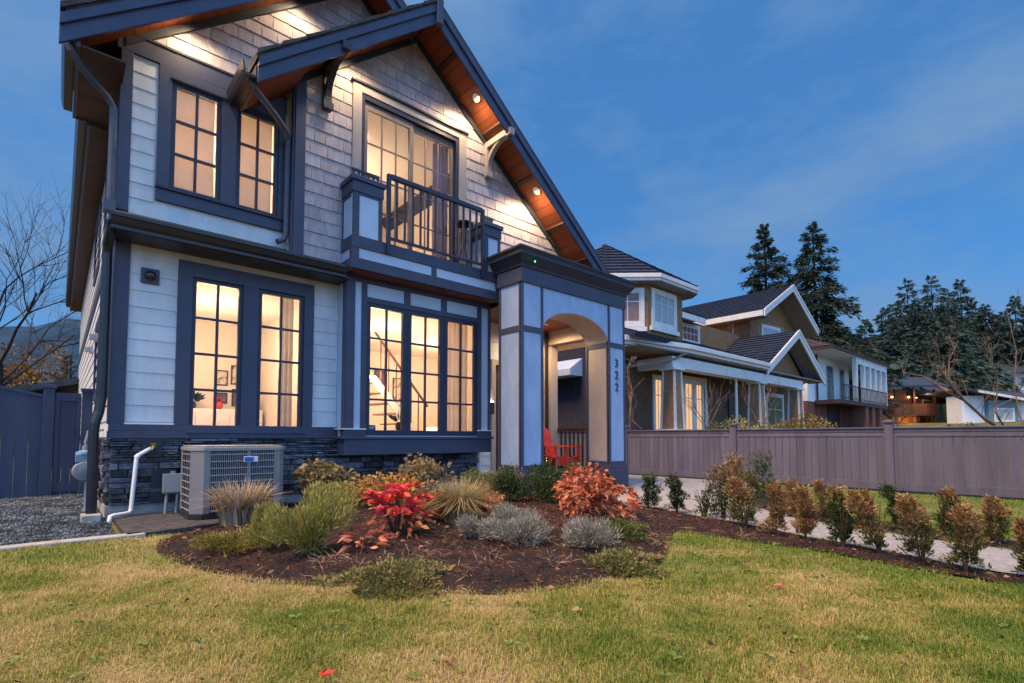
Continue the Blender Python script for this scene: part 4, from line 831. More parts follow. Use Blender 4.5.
# ================================================================== INTERIORS SEEN THROUGH THE PANES
m_fr = mat('black_picture_frame', (.03, .03, .035), .4, .1, 5); m_art = mat('abstract_print', (.62, .56, .48), .7, .1, 9, col2=(.16, .14, .15), mix=(.52, .60)); m_dkart = mat('dark_print', (.10, .08, .14), .6, .3, 12)
def picture(x, z, w, h, y, label, m):
    t = thing('picture', label, 'picture', (x, y, z), 'framed pictures on the lit walls'); mb = MB(); mb.box(-w / 2, w / 2, -.02, -.004, -h / 2, h / 2); mb.build('print', m, t)
    mb = MB(); f = FY(-.004); surround(mb, f, -w / 2 + .012, w / 2 - .012, -h / 2 + .012, h / 2 - .012, .02, -.004, .03); mb.build('frame', m_fr, t); return t
for x, z, w, h, lb, mm in ((1.72, 1.95, .20, .26, 'small dark framed print, upper left of the print wall behind the lower left window', m_art), (2.02, 2.02, .26, .34, 'pale framed print, top of the print wall behind the lower left window', m_art), (2.02, 1.60, .22, .30, 'dark print, lower middle of the print wall behind the lower left window', m_dkart), (2.27, 1.86, .14, .44, 'narrow tall print at the right of the print wall behind the lower left window', m_art), (1.74, 1.58, .16, .18, 'smallest black print on the print wall behind the lower left window', m_dkart)):
    picture(x, z, w, h, 3.598, lb, mm)
picture(5.38, 2.32, .26, .34, 4.598, 'dark square print hanging in the middle light of the bay window', m_dkart)
picture(6.0, 2.0, .5, .7, 4.598, 'large pale print at the right of the room behind the bay window', m_art)
t = thing('sideboard', 'low white sideboard against the back wall behind the lower left window', 'sideboard', (1.55, 3.05, .55)); mb = MB(); mb.box(-.85, .75, 0, .45, .08, .80); mb.build('cabinet', M['white'], t, bevel=.01)
for i in range(3):
    mb = MB(); mb.box(-.84 + i * .53, -.33 + i * .53, -.015, -.001, .11, .77); d_ = mb.build('cabinet_door', M['white'], t, bevel=.004); mb = MB(); mb.lathe((-.40 + i * .53, -.016, .5), [(.012, 0), (.012, .02)], 8, (0, -1, 0)); mb.build('knob', M['brass'], d_)
for x in (-.78, .68): mb = MB(); mb.box(x - .03, x + .03, .05, .4, 0, .079); mb.build('leg', M['white'], t)
m_dkleaf = mat('dark_green_leaf', (.015, .03, .018), .6, .3, 8, island=.3); m_pot = mat('red_glaze', (.55, .03, .03), .3, .1, 5)
def pottedtuft(x, y, z, r, label, m, pot, n=60):
    t = thing('vase', label, 'vase', (x, y, z)); mb = MB(); mb.lathe((0, 0, 0), [(.035, 0), (.06, .03), (.065, .08), (.045, .12), (.04, .13)], 16); mb.build('pot', pot, t, smooth=True)
    mb = MB(); rr = random.Random(int(x * 100))
    for i in range(n):
        d = Vector((rr.gauss(0, 1), rr.gauss(0, 1), abs(rr.gauss(0, 1)) + .4)).normalized() * r * rr.uniform(.6, 1.1); s = d.orthogonal().normalized() * r * .13; b = Vector((0, 0, .12)); mb.add([b + d * .3, b + d * .7 + s, b + d, b + d * .7 - s], [(0, 1, 2, 3)])
    mb.build('leaves', m, t, fix=False)
pottedtuft(1.22, 3.25, 1.352, .24, 'dark leafy vase at the left end of the white sideboard', m_dkleaf, M['frame'])
pottedtuft(1.62, 3.22, 1.352, .12, 'red vase with a short tuft on the white sideboard', m_pot, m_pot)
pottedtuft(2.15, 3.22, 1.352, .22, 'grey vase of twigs at the right end of the white sideboard', mat('twig', (.12, .08, .07), .7, .2, 9), M['galv'], 40)
def curtain(x0, x1, y, z0, z1, label, folds=5, m=None):
    mb = MB(); n = folds * 10; P = [(x0 + (x1 - x0) * i / n, y + .035 * math.sin(2 * math.pi * folds * i / n)) for i in range(n + 1)]
    mb.add([(a, b, z) for z in (z0, z1) for a, b in P], [(i, i + 1, n + 2 + i, n + 1 + i) for i in range(n)])
    o = mb.build('curtain', m or M['curtain'], fix=False, smooth=True); return tag(o, label, 'curtain', 'sheer curtains behind the lit windows')
curtain(1.72, 1.90, .30, .6, 2.9, 'pale curtain gathered at the right side of the lower left windows', 3)
curtain(4.05, 4.32, -.02, .6, 2.92, 'pale curtain in the left half of the right-hand bay light', 3); curtain(4.36, 4.66, .02, .6, 2.92, 'pale curtain in the right half of the right-hand bay light', 4)
curtain(3.99, 4.28, .08, 3.5, 5.72, 'lilac grey curtain at the right side of the balcony door', 4, mat('lilac_curtain', (.42, .38, .50), .8, .1, 4, transl=.3))
# stair in the bay room
t = thing('staircase', 'pale indoor staircase rising to the left behind the left bay light', 'staircase', (5.05, 2.2, .55)); m_st = mat('stair_tread_oak', (.40, .25, .14), .5, .15, 6)
mb = MB(); 
for i in range(7): mb.box(-.1 - .17 * i * 1.0 - .02, .09 - .17 * i, 0, .8, .20 * i + .17, .20 * i + .20)
mb.build('tread', m_st, t)
mb = MB(); mb.hexa([(.15, -.03, 0), (.32, -.03, 0), (.32, -.001, 0), (.15, -.001, 0), (-1.15, -.03, 1.5), (-.98, -.03, 1.5), (-.98, -.001, 1.5), (-1.15, -.001, 1.5)]); mb.build('stringer', M['white'], t)
mb = MB(); mb.bar((.2, -.015, .95), (-1.0, -.015, 2.35), .032, .04); 
for i in range(7): x = .15 - i * .17; mb.box(x - .01, x + .01, -.025, -.005, .2 + (0.15 - x) * 1.18, 1.0 + (.15 - x) * 1.18)
mb.build('handrail', mat('dark_handrail', (.12, .06, .035), .4, .2, 6), t)
t = thing('window_box', 'small blue box standing inside the bottom left corner of the bay window', 'box', (2.86, -.10, .96)); mb = MB(); mb.box(-.07, .07, -.02, .02, 0, .075); mb.build('carton', mat('blue_card', (.05, .08, .35), .5, .1, 8), t); mb = MB(); mb.box(-.05, .05, -.023, -.0201, .02, .055); mb.build('panel', mat('pale_card', (.45, .42, .5), .6, .1, 30), t)
pottedtuft(3.52, .25, .97, .22, 'dark plant inside the middle light of the bay window', m_dkleaf, M['frame'], 50)
t = thing('side_table', 'slim white table under the plant inside the bay window', 'table', (3.52, .25, .55)); mb = MB(); mb.lathe((0, 0, .39), [(.2, 0), (.2, .03)], 20); mb.build('tabletop', M['white'], t); mb = MB(); mb.tube([(0, 0, 0), (0, 0, .39)], .025, 10); mb.lathe((0, 0, 0), [(.14, 0), (.13, .02)], 16); mb.build('leg', M['white'], t)
t = thing('table_lamp', 'small lit table lamp at the foot of the right-hand bay light', 'lamp', (4.20, .35, .55)); mb = MB(); mb.lathe((0, 0, 0), [(.12, 0), (.1, .02), (.02, .04), (.02, .30)], 14); mb.build('stand', M['white'], t); mb = MB(); mb.lathe((0, 0, .30), [(.13, 0), (.09, .18)], 18); mb.build('lamp_shade', emis('lamp_shade_glow', (1, .72, .42), 1.6), t)

# ================================================================== NEIGHBOURING HOUSES
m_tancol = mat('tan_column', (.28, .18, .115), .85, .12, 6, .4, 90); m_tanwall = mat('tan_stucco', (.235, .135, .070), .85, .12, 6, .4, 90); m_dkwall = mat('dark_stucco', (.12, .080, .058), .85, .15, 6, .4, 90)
m_wt = mat('white_fascia', (.62, .64, .68), .5, .05, 4); m_tile = mat('slate_concrete_tile', (.017, .028, .058), .7, .25, 8, .5, 30, island=.22)
m_dg = mat('dim_window', (.07, .12, .15), .1, .3, 3, spec=.6); m_pale = mat('pale_blind_window', (.30, .36, .42), .3, .1, 6, spec=.5); m_warmwin = emis('lit_window', (1.0, .55, .24), .52); m_redwin = mat('brick_red_blind', (.28, .07, .04), .5, .2, 9)
def tiles(mb, fr, poly, ex=.30, t=.045, wid=.33, w=0.0):
    """courses of roof tiles on a roof plane, clipped to the convex outline"""
    v0 = min(p[1] for p in poly); v1 = max(p[1] for p in poly); u0 = min(p[0] for p in poly); u1 = max(p[0] for p in poly); v = v0; k = 0
    while v < v1:
        u = u0 - (k % 2) * wid / 2
        while u < u1:
            q = [(u + .004, v), (u + wid - .004, v), (u + wid - .004, v + ex + .02), (u + .004, v + ex + .02)]
            for i in range(len(poly)):
                q = clip(q, poly[i], poly[(i + 1) % len(poly)])
                if len(q) < 3: break
            if len(q) >= 3:
                n = len(q); top = [fr.p(a, b, w + .008 + t * max(0, (v + ex - b) / ex)) for a, b in q]; bot = [fr.p(a, b, w - .02) for a, b in q]
                mb.add(top + bot, [tuple(range(n))] + [(i, n + i, n + (i + 1) % n, (i + 1) % n) for i in range(n)])
            u += wid
        v += ex; k += 1
def roofplane(mb, p0, p1, p2, p3, **kw):
    """eave p0->p1 then ridge p2 (above p1), p3 (above p0)"""
    p0, p1, p2, p3 = map(Vector, (p0, p1, p2, p3)); U = (p1 - p0).normalized(); n = U.cross(p3 - p0 if (p3 - p0).length > .01 else p2 - p0).normalized(); V = n.cross(U); fr = Fr(p0, U, V, n)
    pl = [((p - p0).dot(U), (p - p0).dot(V)) for p in (p0, p1, p2, p3)]
    pl2 = [pl[0]]; 
    for q in pl[1:]:
        if abs(q[0] - pl2[-1][0]) + abs(q[1] - pl2[-1][1]) > .01: pl2.append(q)
    mb.fprism(fr, pl2, -.10, -.02); tiles(mb, fr, pl2, **kw)
def beamline(mb, pts, h, th=.05, dz=0):
    for a, b in zip(pts, pts[1:]):
        a = Vector(a); b = Vector(b); d = (b - a).normalized(); n = Vector((d.y, -d.x, 0)); mb.hexa([a, b, b - n * th, a - n * th, a + Vector((0, 0, h)), b + Vector((0, 0, h)), b - n * th + Vector((0, 0, h)), a - n * th + Vector((0, 0, h))])
def simplewin(parent, fr, u0, u1, v0, v1, cols, rows, glass, t=.10, fw=.05, rowfrac=None, trim=None):
    mb = MB(); surround(mb, fr, u0, u1, v0, v1, t, 0, .05); mb.build('window_trim', trim or m_wt, parent)
    f = window(parent, fr, u0, u1, v0, v1, cols, rows, fw, .035, m=m_wt, mw=.03, depth=.03, glass=False, rowfrac=rowfrac)
    q = MB(); q.fbox(fr, u0 + fw, u1 - fw, v0 + fw, v1 - fw, .002, .008); q.build('pane', glass, f)
nb = thing('neighbour_house', 'tan stucco house with white fascia, tile roofs and tapered porch columns beyond the fence', 'house')
NBW = MB(); NBW.box(12.02, 27.0, 3.07, 13, .2, 3.75); NBW.build('wall', m_dkwall, nb); NBW = MB(); NBW.box(11.99, 12.018, 3.07, 13, .2, 3.75); NBW.build('wall', mat('shaded_stucco', (.028, .028, .046), .85, .15, 6, .4, 90), nb)  # west wall: shade on the stucco is painted in as dark navy
mb = MB(); mb.prism([(13.42, 2.25, 3.55), (15.5, 2.25, 3.55), (15.5, 6, 3.55), (12.1, 6, 3.55), (12.1, 3.55, 3.55)], (0, 0, 2.5)); mb.box(15.45, 24.8, 4.4, 9, 3.55, 5.9); mb.box(24.8, 30.9, 3.96, 10, 3.55, 6.85); mb.fprism(FY(3.96), [(24.8, 6.85), (30.9, 6.85), (27.75, 8.45)], -.3, -.002); mb.fprism(FY(2.35), [(21.5, 3.5), (27.1, 3.5), (24.33, 5.38)], -.2, -.001); mb.build('wall', m_tanwall, nb)
# porch
mb = MB(); mb.box(12.0, 27.2, 1.6, 3.07, .1, .62); mb.build('porch', M['concrete'], nb)
for xc in (14.28, 20.58, 24.68):
    def tap(mb, x, y, wb, wt_, z0, z1): mb.hexa([(x - wb, y - wb, z0), (x + wb, y - wb, z0), (x + wb, y + wb, z0), (x - wb, y + wb, z0), (x - wt_, y - wt_, z1), (x + wt_, y - wt_, z1), (x + wt_, y + wt_, z1), (x - wt_, y + wt_, z1)])
    c = MB(); tap(c, xc, 1.95, .27, .19, .62, 3.1); co = c.build('column', m_tancol, nb)
    e = MB()
    for sx in (-1, 1):
        for sy in (-1, 1):
            e.hexa([(xc + sx * .27 - .035, 1.95 + sy * .27 - .035, .62), (xc + sx * .27 + .035, 1.95 + sy * .27 - .035, .62), (xc + sx * .27 + .035, 1.95 + sy * .27 + .035, .62), (xc + sx * .27 - .035, 1.95 + sy * .27 + .035, .62), (xc + sx * .19 - .03, 1.95 + sy * .19 - .03, 3.1), (xc + sx * .19 + .03, 1.95 + sy * .19 - .03, 3.1), (xc + sx * .19 + .03, 1.95 + sy * .19 + .03, 3.1), (xc + sx * .19 - .03, 1.95 + sy * .19 + .03, 3.1)])
    tap(e, xc, 1.95, .36, .36, 1.30, 1.42) if False else None
    e.build('edge_trim', m_wt, co); c = MB(); c.box(xc - .30, xc + .30, 1.65, 2.25, 3.02, 3.10); c.box(xc - .36, xc + .36, 1.59, 2.31, .62, 1.05); c.box(xc - .40, xc + .40, 1.55, 2.35, 1.05, 1.13); c.build('cap', m_wt, co)
mb = MB(); mb.box(14.0, 25.1, 1.75, 2.15, 3.1, 3.45); mb.box(14.0, 14.25, 2.15, 6.0, 3.1, 3.45); mb.build('beam', m_wt, nb)
mb = MB(); mb.box(12.0, 27.3, 1.62, 3.06, 3.56, 3.60); mb.build('soffit', mat('grey_soffit', (.24, .23, .24), .7, .08, 4), nb)
mb = MB(); beamline(mb, [(11.75, 1.98, 3.60), (14.66, 1.55, 3.60), (20.95, 1.55, 3.60)], .27, .06); beamline(mb, [(11.74, 1.90, 3.70), (14.66, 1.46, 3.70), (20.95, 1.46, 3.70)], .15, .07)
mb.build('gutter', m_wt, nb, bevel=.01)
mb = MB(); mb.tube([(14.6, 1.6, 3.6), (14.1, 1.75, 3.35), (12.6, 2.3, 3.05), (12.1, 2.9, 2.9), (12.05, 2.98, .5)], .045, 8); mb.build('downspout', mat('taupe_downspout', (.22, .17, .16), .5, .1, 4), nb)
mb = MB(); roofplane(mb, (11.8, 1.60, 3.86), (21.4, 1.60, 3.86), (21.4, 4.4, 4.95), (12.6, 4.4, 4.95)); mb.build('roof', m_tile, nb)
# lower right gable
gx0, gxa, gx1, gz, ga = 20.9, 24.33, 27.5, 3.70, 5.66
mb = MB(); roofplane(mb, (gx0, 4.4, gz), (gx0, 1.66, gz), (gxa, 1.66, ga), (gxa, 4.4, ga)); roofplane(mb, (gx1, 1.66, gz), (gx1, 5.4, gz), (gxa, 5.4, ga), (gxa, 1.66, ga)); mb.build('roof', m_tile, nb)
def bargeboards(x0, xa, x1, z, za, y, th=.06, h=.30):
    mb = MB()
    for a, b, c, d in ((x0, z, xa, za), (x1, z, xa, za)): mb.hexa([(a, y, b - h), (c, y, d - h), (c, y + th, d - h), (a, y + th, b - h), (a, y, b + .03), (c, y, d + .03), (c, y + th, d + .03), (a, y + th, b + .03)]); mb.hexa([(a, y - .03, b - .06), (c, y - .03, d - .06), (c, y - .001, d - .06), (a, y - .001, b - .06), (a, y - .03, b + .06), (c, y - .03, d + .06), (c, y - .001, d + .06), (a, y - .001, b + .06)])
    return mb
bargeboards(gx0 - .06, gxa, gx1 + .06, gz + .0, ga, 1.58).build('fascia', m_wt, nb)
mb = MB(); 
for a, b, c, d in ((gx0, gz, gxa, ga), (gx1, gz, gxa, ga)): mb.hexa([(a, 1.64, b - .16), (c, 1.64, d - .16), (c, 2.34, d - .16), (a, 2.34, b - .16), (a, 1.64, b - .13), (c, 1.64, d - .13), (c, 2.34, d - .13), (a, 2.34, b - .13)])
mb.build('soffit', mat('grey_soffit', (.24, .23, .24)), nb)
# tower over the porch
mb = MB(); ev = [(16.1, 6.2, 6.0), (12.0, 6.2, 6.0), (12.0, 3.10, 6.0), (13.40, 1.80, 6.0), (15.75, 1.80, 6.0), (16.1, 2.2, 6.0)]; ap = (13.75, 4.2, 7.65)
for a, b in zip(ev, ev[1:] + ev[:1]): roofplane(mb, a, b, ap, ap, ex=.26)
mb.build('roof', m_tile, nb)
mb = MB(); E2 = [(16.1, 6.2), (16.1, 2.2), (15.75, 1.80), (13.40, 1.80), (12.0, 3.10), (12.0, 6.2)][::-1]
beamline(mb, [(x, y, 5.78) for x, y in E2], .20, .06); beamline(mb, [(x - .0, y - .05, 5.86) for x, y in E2], .13, .05); mb.build('fascia', m_wt, nb, bevel=.008)
mb = MB(); mb.prism([(x, y, 5.76) for x, y in E2][::-1], (0, 0, .03)); mb.build('soffit', mat('grey_soffit', (.24, .23, .24)), nb)
frd = Fr((12.1, 3.55, 0), (1.32, -1.30, 0)); frt = FY(2.25)
simplewin(nb, frt, 13.72, 14.95, 4.55, 5.55, 3, 2, m_pale, .12, rowfrac=[.70]); simplewin(nb, frd, .80, 1.62, 4.50, 5.50, 2, 2, mat('mauve_blind', (.22, .15, .17), .5, .1, 9), .12, rowfrac=[.70])
mb = MB(); mb.fbox(frt, 13.5, 15.15, 4.28, 4.42, 0, .10); mb.fbox(frd, .6, 1.8, 4.22, 4.36, 0, .10); mb.build('window_sill', m_wt, nb)
# link wall window and eaves
simplewin(nb, FY(4.4), 18.9, 20.5, 5.0, 5.65, 5, 2, m_redwin, .12, rowfrac=[.55])
mb = MB(); beamline(mb, [(16.1, 3.9, 5.75), (20.3, 3.9, 5.75)], .25, .06); mb.build('gutter', m_wt, nb, bevel=.01)
mb = MB(); beamline(mb, [(24.08, 9.5, 6.60), (24.08, 3.05, 6.60)], .27, .06); mb.build('gutter', m_wt, nb, bevel=.01)
mb = MB(); roofplane(mb, (16.1, 3.9, 6.0), (20.3, 3.9, 6.0), (20.3, 6.5, 7.0), (16.1, 6.5, 7.0)); mb.build('roof', m_tile, nb); mb = MB()
hx0, hxa, hx1, hz, ha = 24.16, 27.70, 31.2, 6.87, 8.72
roofplane(mb, (hx0, 9.5, hz), (hx0, 3.04, hz), (hxa, 3.04, ha), (hxa, 9.5, ha)); roofplane(mb, (hx1, 3.04, hz - .2), (hx1, 9.5, hz - .2), (hxa, 9.5, ha), (hxa, 3.04, ha)); mb.build('roof', m_tile, nb)
bargeboards(hx0 - .05, hxa, hx1 + .05, hz, ha, 2.96, h=.30).build('fascia', m_wt, nb)
mb = MB()
for a, b, c, d in ((hx0, hz, hxa, ha), (hx1, hz - .2, hxa, ha)): mb.hexa([(a, 3.02, b - .16), (c, 3.02, d - .16), (c, 3.94, d - .16), (a, 3.94, b - .16), (a, 3.02, b - .13), (c, 3.02, d - .13), (c, 3.94, d - .13), (a, 3.94, b - .13)])
mb.box(24.15, 24.79, 3.02, 6, 6.60, 6.63); mb.build('soffit', mat('grey_soffit', (.24, .23, .24)), nb)
mb = MB(); mb.prism([(24.75, 4.95, 5.0), (25.75, 3.94, 5.0), (28.29, 3.67, 5.0), (28.76, 3.95, 5.0), (28.76, 4.3, 5.0), (24.85, 5.3, 5.0)], (0, 0, 1.72))
mb.build('bay', m_tancol, nb)
simplewin(nb, Fr((24.74, 4.94, 0), (1.0, -1.01, 0)), .22, 1.16, 5.62, 6.48, 2, 1, m_pale, .12); simplewin(nb, Fr((25.75, 3.935, 0), (2.54, -.27, 0)), .30, 1.9, 5.62, 6.48, 3, 1, m_pale, .12)
# porch door, sidelight, right window
frn = FY(3.07)
for a, b, g in ((14.95, 15.45, m_warmwin), (16.95, 17.55, m_warmwin), (17.75, 18.25, m_warmwin)): simplewin(nb, frn, a, b, .75, 2.95, 2, 2, g, .10, .07, rowfrac=[.74])
mb = MB(); surround(mb, frn, 16.8, 18.4, .62, 3.05, .12, 0.051, .09, 'lrt'); mb.build('door_trim', m_wt, nb)
simplewin(nb, frn, 24.3, 26.1, 1.0, 2.85, 2, 2, mat('green_dim_window', (.05, .13, .10), .15, .4, 2, spec=.5), .12, rowfrac=[.66])
mb = MB(); mb.fbox(frn, 20.4, 21.3, .62, 2.8, .0, .06); mb.build('door', M['black'], nb)
mb = MB(); mb.tube([(18.9, 2.0, .62), (18.9, 2.0, 3.1)], .05, 8); mb.build('post', m_wt, nb); 
# small eave return on the west wall, seen through the arch
mb = MB(); mb.hexa([(11.40, 3.75, 2.82), (11.98, 3.75, 2.82), (11.98, 7.6, 2.82), (11.40, 7.6, 2.82), (11.40, 3.75, 3.02), (11.98, 3.75, 3.40), (11.98, 7.6, 3.40), (11.40, 7.6, 3.02)]); mb.build('eave_return', mat('blue_white_fascia', (.42, .50, .66), .5, .05, 4), nb)

def stucco_house(*a): pass
# --- white house with arched balcony
wh = thing('white_house', 'white two storey house with a purple brown hip roof, balcony railing and brick lower storey', 'house')
m_whw = mat('white_stucco', (.66, .71, .78), .8, .06, 5, .2, 40); m_brick = mat('red_brick', (.16, .06, .05), .85, .35, 18, .5, 40, col2=(.26, .11, .09)); m_prp = mat('plum_shingle', (.075, .055, .070), .8, .2, 9, .4, 20, island=.15)
x0, x1, yf, yb2 = 33.6, 45.0, 4.4, 14
mb = MB(); mb.box(x0, x1 - 3.2, yf, yb2, 3.1, 6.25); mb.box(x1 - 3.2, x1, yf + 2.2, yb2, 3.1, 6.25); mb.build('wall', m_whw, wh)
mb = MB(); mb.box(x0 + .02, x1 - .02, yf + .05, yb2, 1.0, 3.095); mb.build('wall', m_brick, wh, label='red brick lower storey')
mb = MB(); e0 = (x0 - .6, yf - 1.6); roofplane(mb, (x0 - .6, yf - 1.6, 6.25), (x1 + .8, yf - 1.6, 6.25), (x1 - 4.5, yf + 4.2, 8.8), (x0 + 4.5, yf + 4.2, 8.8)); roofplane(mb, (x0 - .6, yb2 + .5, 6.25), (x0 - .6, yf - 1.6, 6.25), (x0 + 4.5, yf + 4.2, 8.8), (x0 + 4.5, yf + 4.2, 8.8)); roofplane(mb, (x1 + .8, yf - 1.6, 6.25), (x1 + .8, yb2 + .5, 6.25), (x1 - 4.5, yf + 4.2, 8.8), (x1 - 4.5, yf + 4.2, 8.8)); mb.build('roof', m_prp, wh)
mb = MB(); mb.box(x0 - .6, x1 + .8, yf - 1.6, yb2, 6.12, 6.22); mb.build('fascia', mat('brown_fascia', (.05, .035, .04), .6, .1, 4), wh); mb = MB(); mb.box(x0 - .5, x1 + .7, yf - 1.5, yb2, 6.08, 6.115); mb.build('soffit', m_whw, wh)
bal2 = MB(); bal2.box(34.8, x1 + .3, yf - 1.5, yf, 2.95, 3.2); bal2.build('balcony', mat('brown_fascia', (.05, .035, .04)), wh)
mb = MB()
for i in range(6):
    xc = x0 + 5.0 + i * 1.35 if i else x0 + 4.6; mb.box(xc - .14, xc + .14, yf - 1.45, yf - 1.2, 3.2, 6.08)
for i in range(5): xc = x0 + 5.0 + i * 1.35; mb.box(xc - .1, xc + 1.4, yf - 1.42, yf - 1.24, 5.7, 6.07)
mb.build('column', m_whw, wh)
mb = MB(); mb.box(34.9, x1 + .2, yf - 1.49, yf - 1.455, 4.1, 4.16); mb.box(34.9, x1 + .2, yf - 1.49, yf - 1.455, 3.32, 3.36)
x = 34.9
while x < x1 + .2: mb.box(x, x + .02, yf - 1.485, yf - 1.46, 3.2, 4.1); x += .30
mb.build('railing', M['black'], wh)
for a, b in ((37.0, 38.3), (39.6, 40.6)): 
    mb = MB(); surround(mb, FY(yf), a, b, 3.2, 5.6, .08, 0, .05, 'lrt'); fo = mb.build('door', m_wt, wh); mb = MB(); mb.fbox(FY(yf), a, b, 3.22, 5.58, 0.002, .02); mb.build('pane', m_dg, fo)
mb = MB(); mb.fbox(FY(yf), 37.2, 39.5, 1.3, 2.9, -.04, .02); mb.build('opening', M['black'], wh)
mb = MB(); mb.tube([(35.0, yf - .1, 6.1), (35.0, yf - .1, 1.2)], .06, 8); mb.build('downspout', mat('brown_fascia', (.05, .035, .04)), wh)
for a in (40.0, 41.6, 43.5): mb = MB(); mb.box(a, a + .7, yf - 1.4, yf - .7, 1.2, 2.95); mb.build('pier', m_brick, wh)

# --- brown timber house (turned to the slope)
RT = R(-41.5)
bh_ = thing('timber_house', 'brown timber house with a brick chimney, dark blue roof and lamps under its lit balcony', 'house', (61.0, 5.4, 2.0), rz=RT)
m_bw = plank_mat('brown_siding', (.10, .045, .030), (.17, .08, .05), 0, 4); m_or = plank_mat('orange_siding', (.34, .12, .035), (.50, .20, .06), 0, 4); m_blr = mat('blue_black_roof', (.030, .042, .070), .6, .2, 5, .3, 20)
mb = MB(); mb.box(-.4, 6.2, 2.0, 9, -.6, 3.7); mb.box(-2.2, -.41, 1.0, 7, -.6, 3.9); mb.build('wall', m_bw, bh_)
mb = MB(); mb.box(.2, 3.0, 1.2, 1.98, -.5, 1.0); mb.build('wall', m_or, bh_, label='orange lit lower wall')
mb = MB(); mb.box(-.3, 3.7, .0, 1.98, 1.05, 1.2); mb.build('balcony', m_bw, bh_); mb = MB(); mb.box(-.3, 3.7, -.02, .05, 1.21, 2.2); mb.build('railing', m_bw, bh_)
for x in (-.2, 1.6, 3.6): mb = MB(); mb.box(x - .09, x + .09, .06, .24, -.6, 3.6); mb.build('post', m_bw, bh_)
mb = MB(); mb.hexa([(-.9, -.8, 3.75), (4.6, -.8, 3.75), (4.6, 6, 5.2), (-.9, 6, 5.2), (-.9, -.8, 3.95), (4.6, -.8, 3.95), (4.6, 6, 5.4), (-.9, 6, 5.4)]); mb.hexa([(4.61, 1.0, 2.6), (7.2, 1.0, 2.6), (7.2, 5, 5.2), (4.61, 5, 5.2), (4.61, 1.0, 2.8), (7.2, 1.0, 2.8), (7.2, 5, 5.4), (4.61, 5, 5.4)]); mb.build('roof', m_blr, bh_)
mb = MB(); mb.prism([(3.1, -.9, 3.95), (5.0, -.9, 3.25), (5.0, -.9, 3.05), (3.1, -.9, 3.72)], (0, .09, 0)); mb.build('fascia', m_or, bh_)
mb = MB(); mb.box(.0, 1.1, 2.6, 3.6, 4.2, 5.3); ch = mb.build('chimney', mat('orange_brick', (.36, .15, .09), .85, .2, 9, .3, 20), bh_); mb = MB(); mb.box(.35, .7, 2.9, 3.2, 5.3, 5.6); mb.build('flue', M['black'], ch)
for x in (.7, 2.4, 3.2):
    mb = MB(); mb.lathe((x, 1.8, 2.9), [(0, 0), (.09, .05), (.09, .13), (0, .18)], 10); mb.build('porch_lamp', emis('porch_lamp', (1, .6, .25), 8), bh_)
room_light('porch_glow', (62.4, 3.5, 4.9), 40, (1, .5, .18), .15); room_light('porch_glow', (62.0, 4.6, 2.6), 30, (1, .55, .2), .2)
simplewin(bh_, FY(2.0), 4.0, 5.0, 1.2, 2.7, 1, 1, m_dg, .12)
# --- blue and white house
bw_h = thing('blue_house', 'low white and teal house with a sloping white roof edge at the right edge', 'house', (60.4, .6, 1.9), rz=RT); m_teal = mat('teal_wall', (.10, .22, .27), .7, .1, 4)
mb = MB(); mb.box(-.1, 1.95, 0, 1.6, -1, 2.75); mb.build('wall', m_whw, bw_h); mb = MB(); mb.box(1.96, 4.6, -.4, 6, -1, 2.3); mb.build('wall', m_teal, bw_h); mb = MB(); mb.box(4.61, 9, .6, 6, -1, 2.2); mb.build('wall', m_whw, bw_h)
mb = MB(); mb.hexa([(-.4, -.9, 3.2), (5.1, -.9, 2.2), (5.1, 6.5, 2.2), (-.4, 6.5, 3.2), (-.4, -.9, 3.32), (5.1, -.9, 2.32), (5.1, 6.5, 2.32), (-.4, 6.5, 3.32)]); mb.hexa([(5.11, .0, 2.2), (9.5, .0, 2.2), (9.5, 6, 3.6), (5.11, 6, 3.6), (5.11, .0, 2.35), (9.5, .0, 2.35), (9.5, 6, 3.75), (5.11, 6, 3.75)]); mb.build('roof', m_blr, bw_h)
mb = MB(); mb.hexa([(.6, -1.0, 2.98), (5.15, -1.0, 2.15), (5.15, -.91, 2.15), (.6, -.91, 2.98), (.6, -1.0, 3.2), (5.15, -1.0, 2.37), (5.15, -.91, 2.37), (.6, -.91, 3.2)]); mb.build('fascia', m_wt, bw_h)
simplewin(bw_h, FY(-.4), 2.5, 4.1, .5, 1.5, 2, 1, m_pale, .12)
# --- white house up the hill
hh = thing('hill_house', 'pale house with a dark blue roof standing high on the wooded hillside', 'house', (121.3, 5.1, 7.2), rz=RT)
mb = MB(); mb.box(0, 12, 0, 9, -3, 5.2); mb.build('wall', m_whw, hh); mb = MB(); mb.box(-.2, 12.2, -.6, -.01, -2, 2.0); mb.build('wall', mat('pale_blue_wall', (.20, .30, .42), .8, .08, 3), hh)
mb = MB(); mb.hexa([(-1, -1.2, 5.1), (13, -1.2, 5.1), (13, 10, 5.1), (-1, 10, 5.1), (3, 3.5, 7.2), (10, 3.5, 7.2), (10, 5.5, 7.2), (3, 5.5, 7.2)]); mb.build('roof', m_blr, hh)
for a in (.8, 3.6, 6.4, 9.2): simplewin(hh, FY(-.002), a, a + 1.8, 2.6, 4.4, 2, 1, m_dg, .15)
# --- shed roof behind the left gate
sh = thing('garden_shed', 'dark blue roofed shed behind the left gate', 'shed'); mb = MB(); mb.box(-1.05, -.12, 12.6, 16, 0, 2.0); mb.build('wall', M['bluefence'], sh); mb = MB(); mb.hexa([(-1.5, 12.2, 2.05), (.0, 12.2, 2.42), (.0, 16.4, 2.42), (-1.5, 16.4, 2.05), (-1.5, 12.2, 2.2), (.0, 12.2, 2.57), (.0, 16.4, 2.57), (-1.5, 16.4, 2.2)]); mb.build('roof', m_blr, sh)
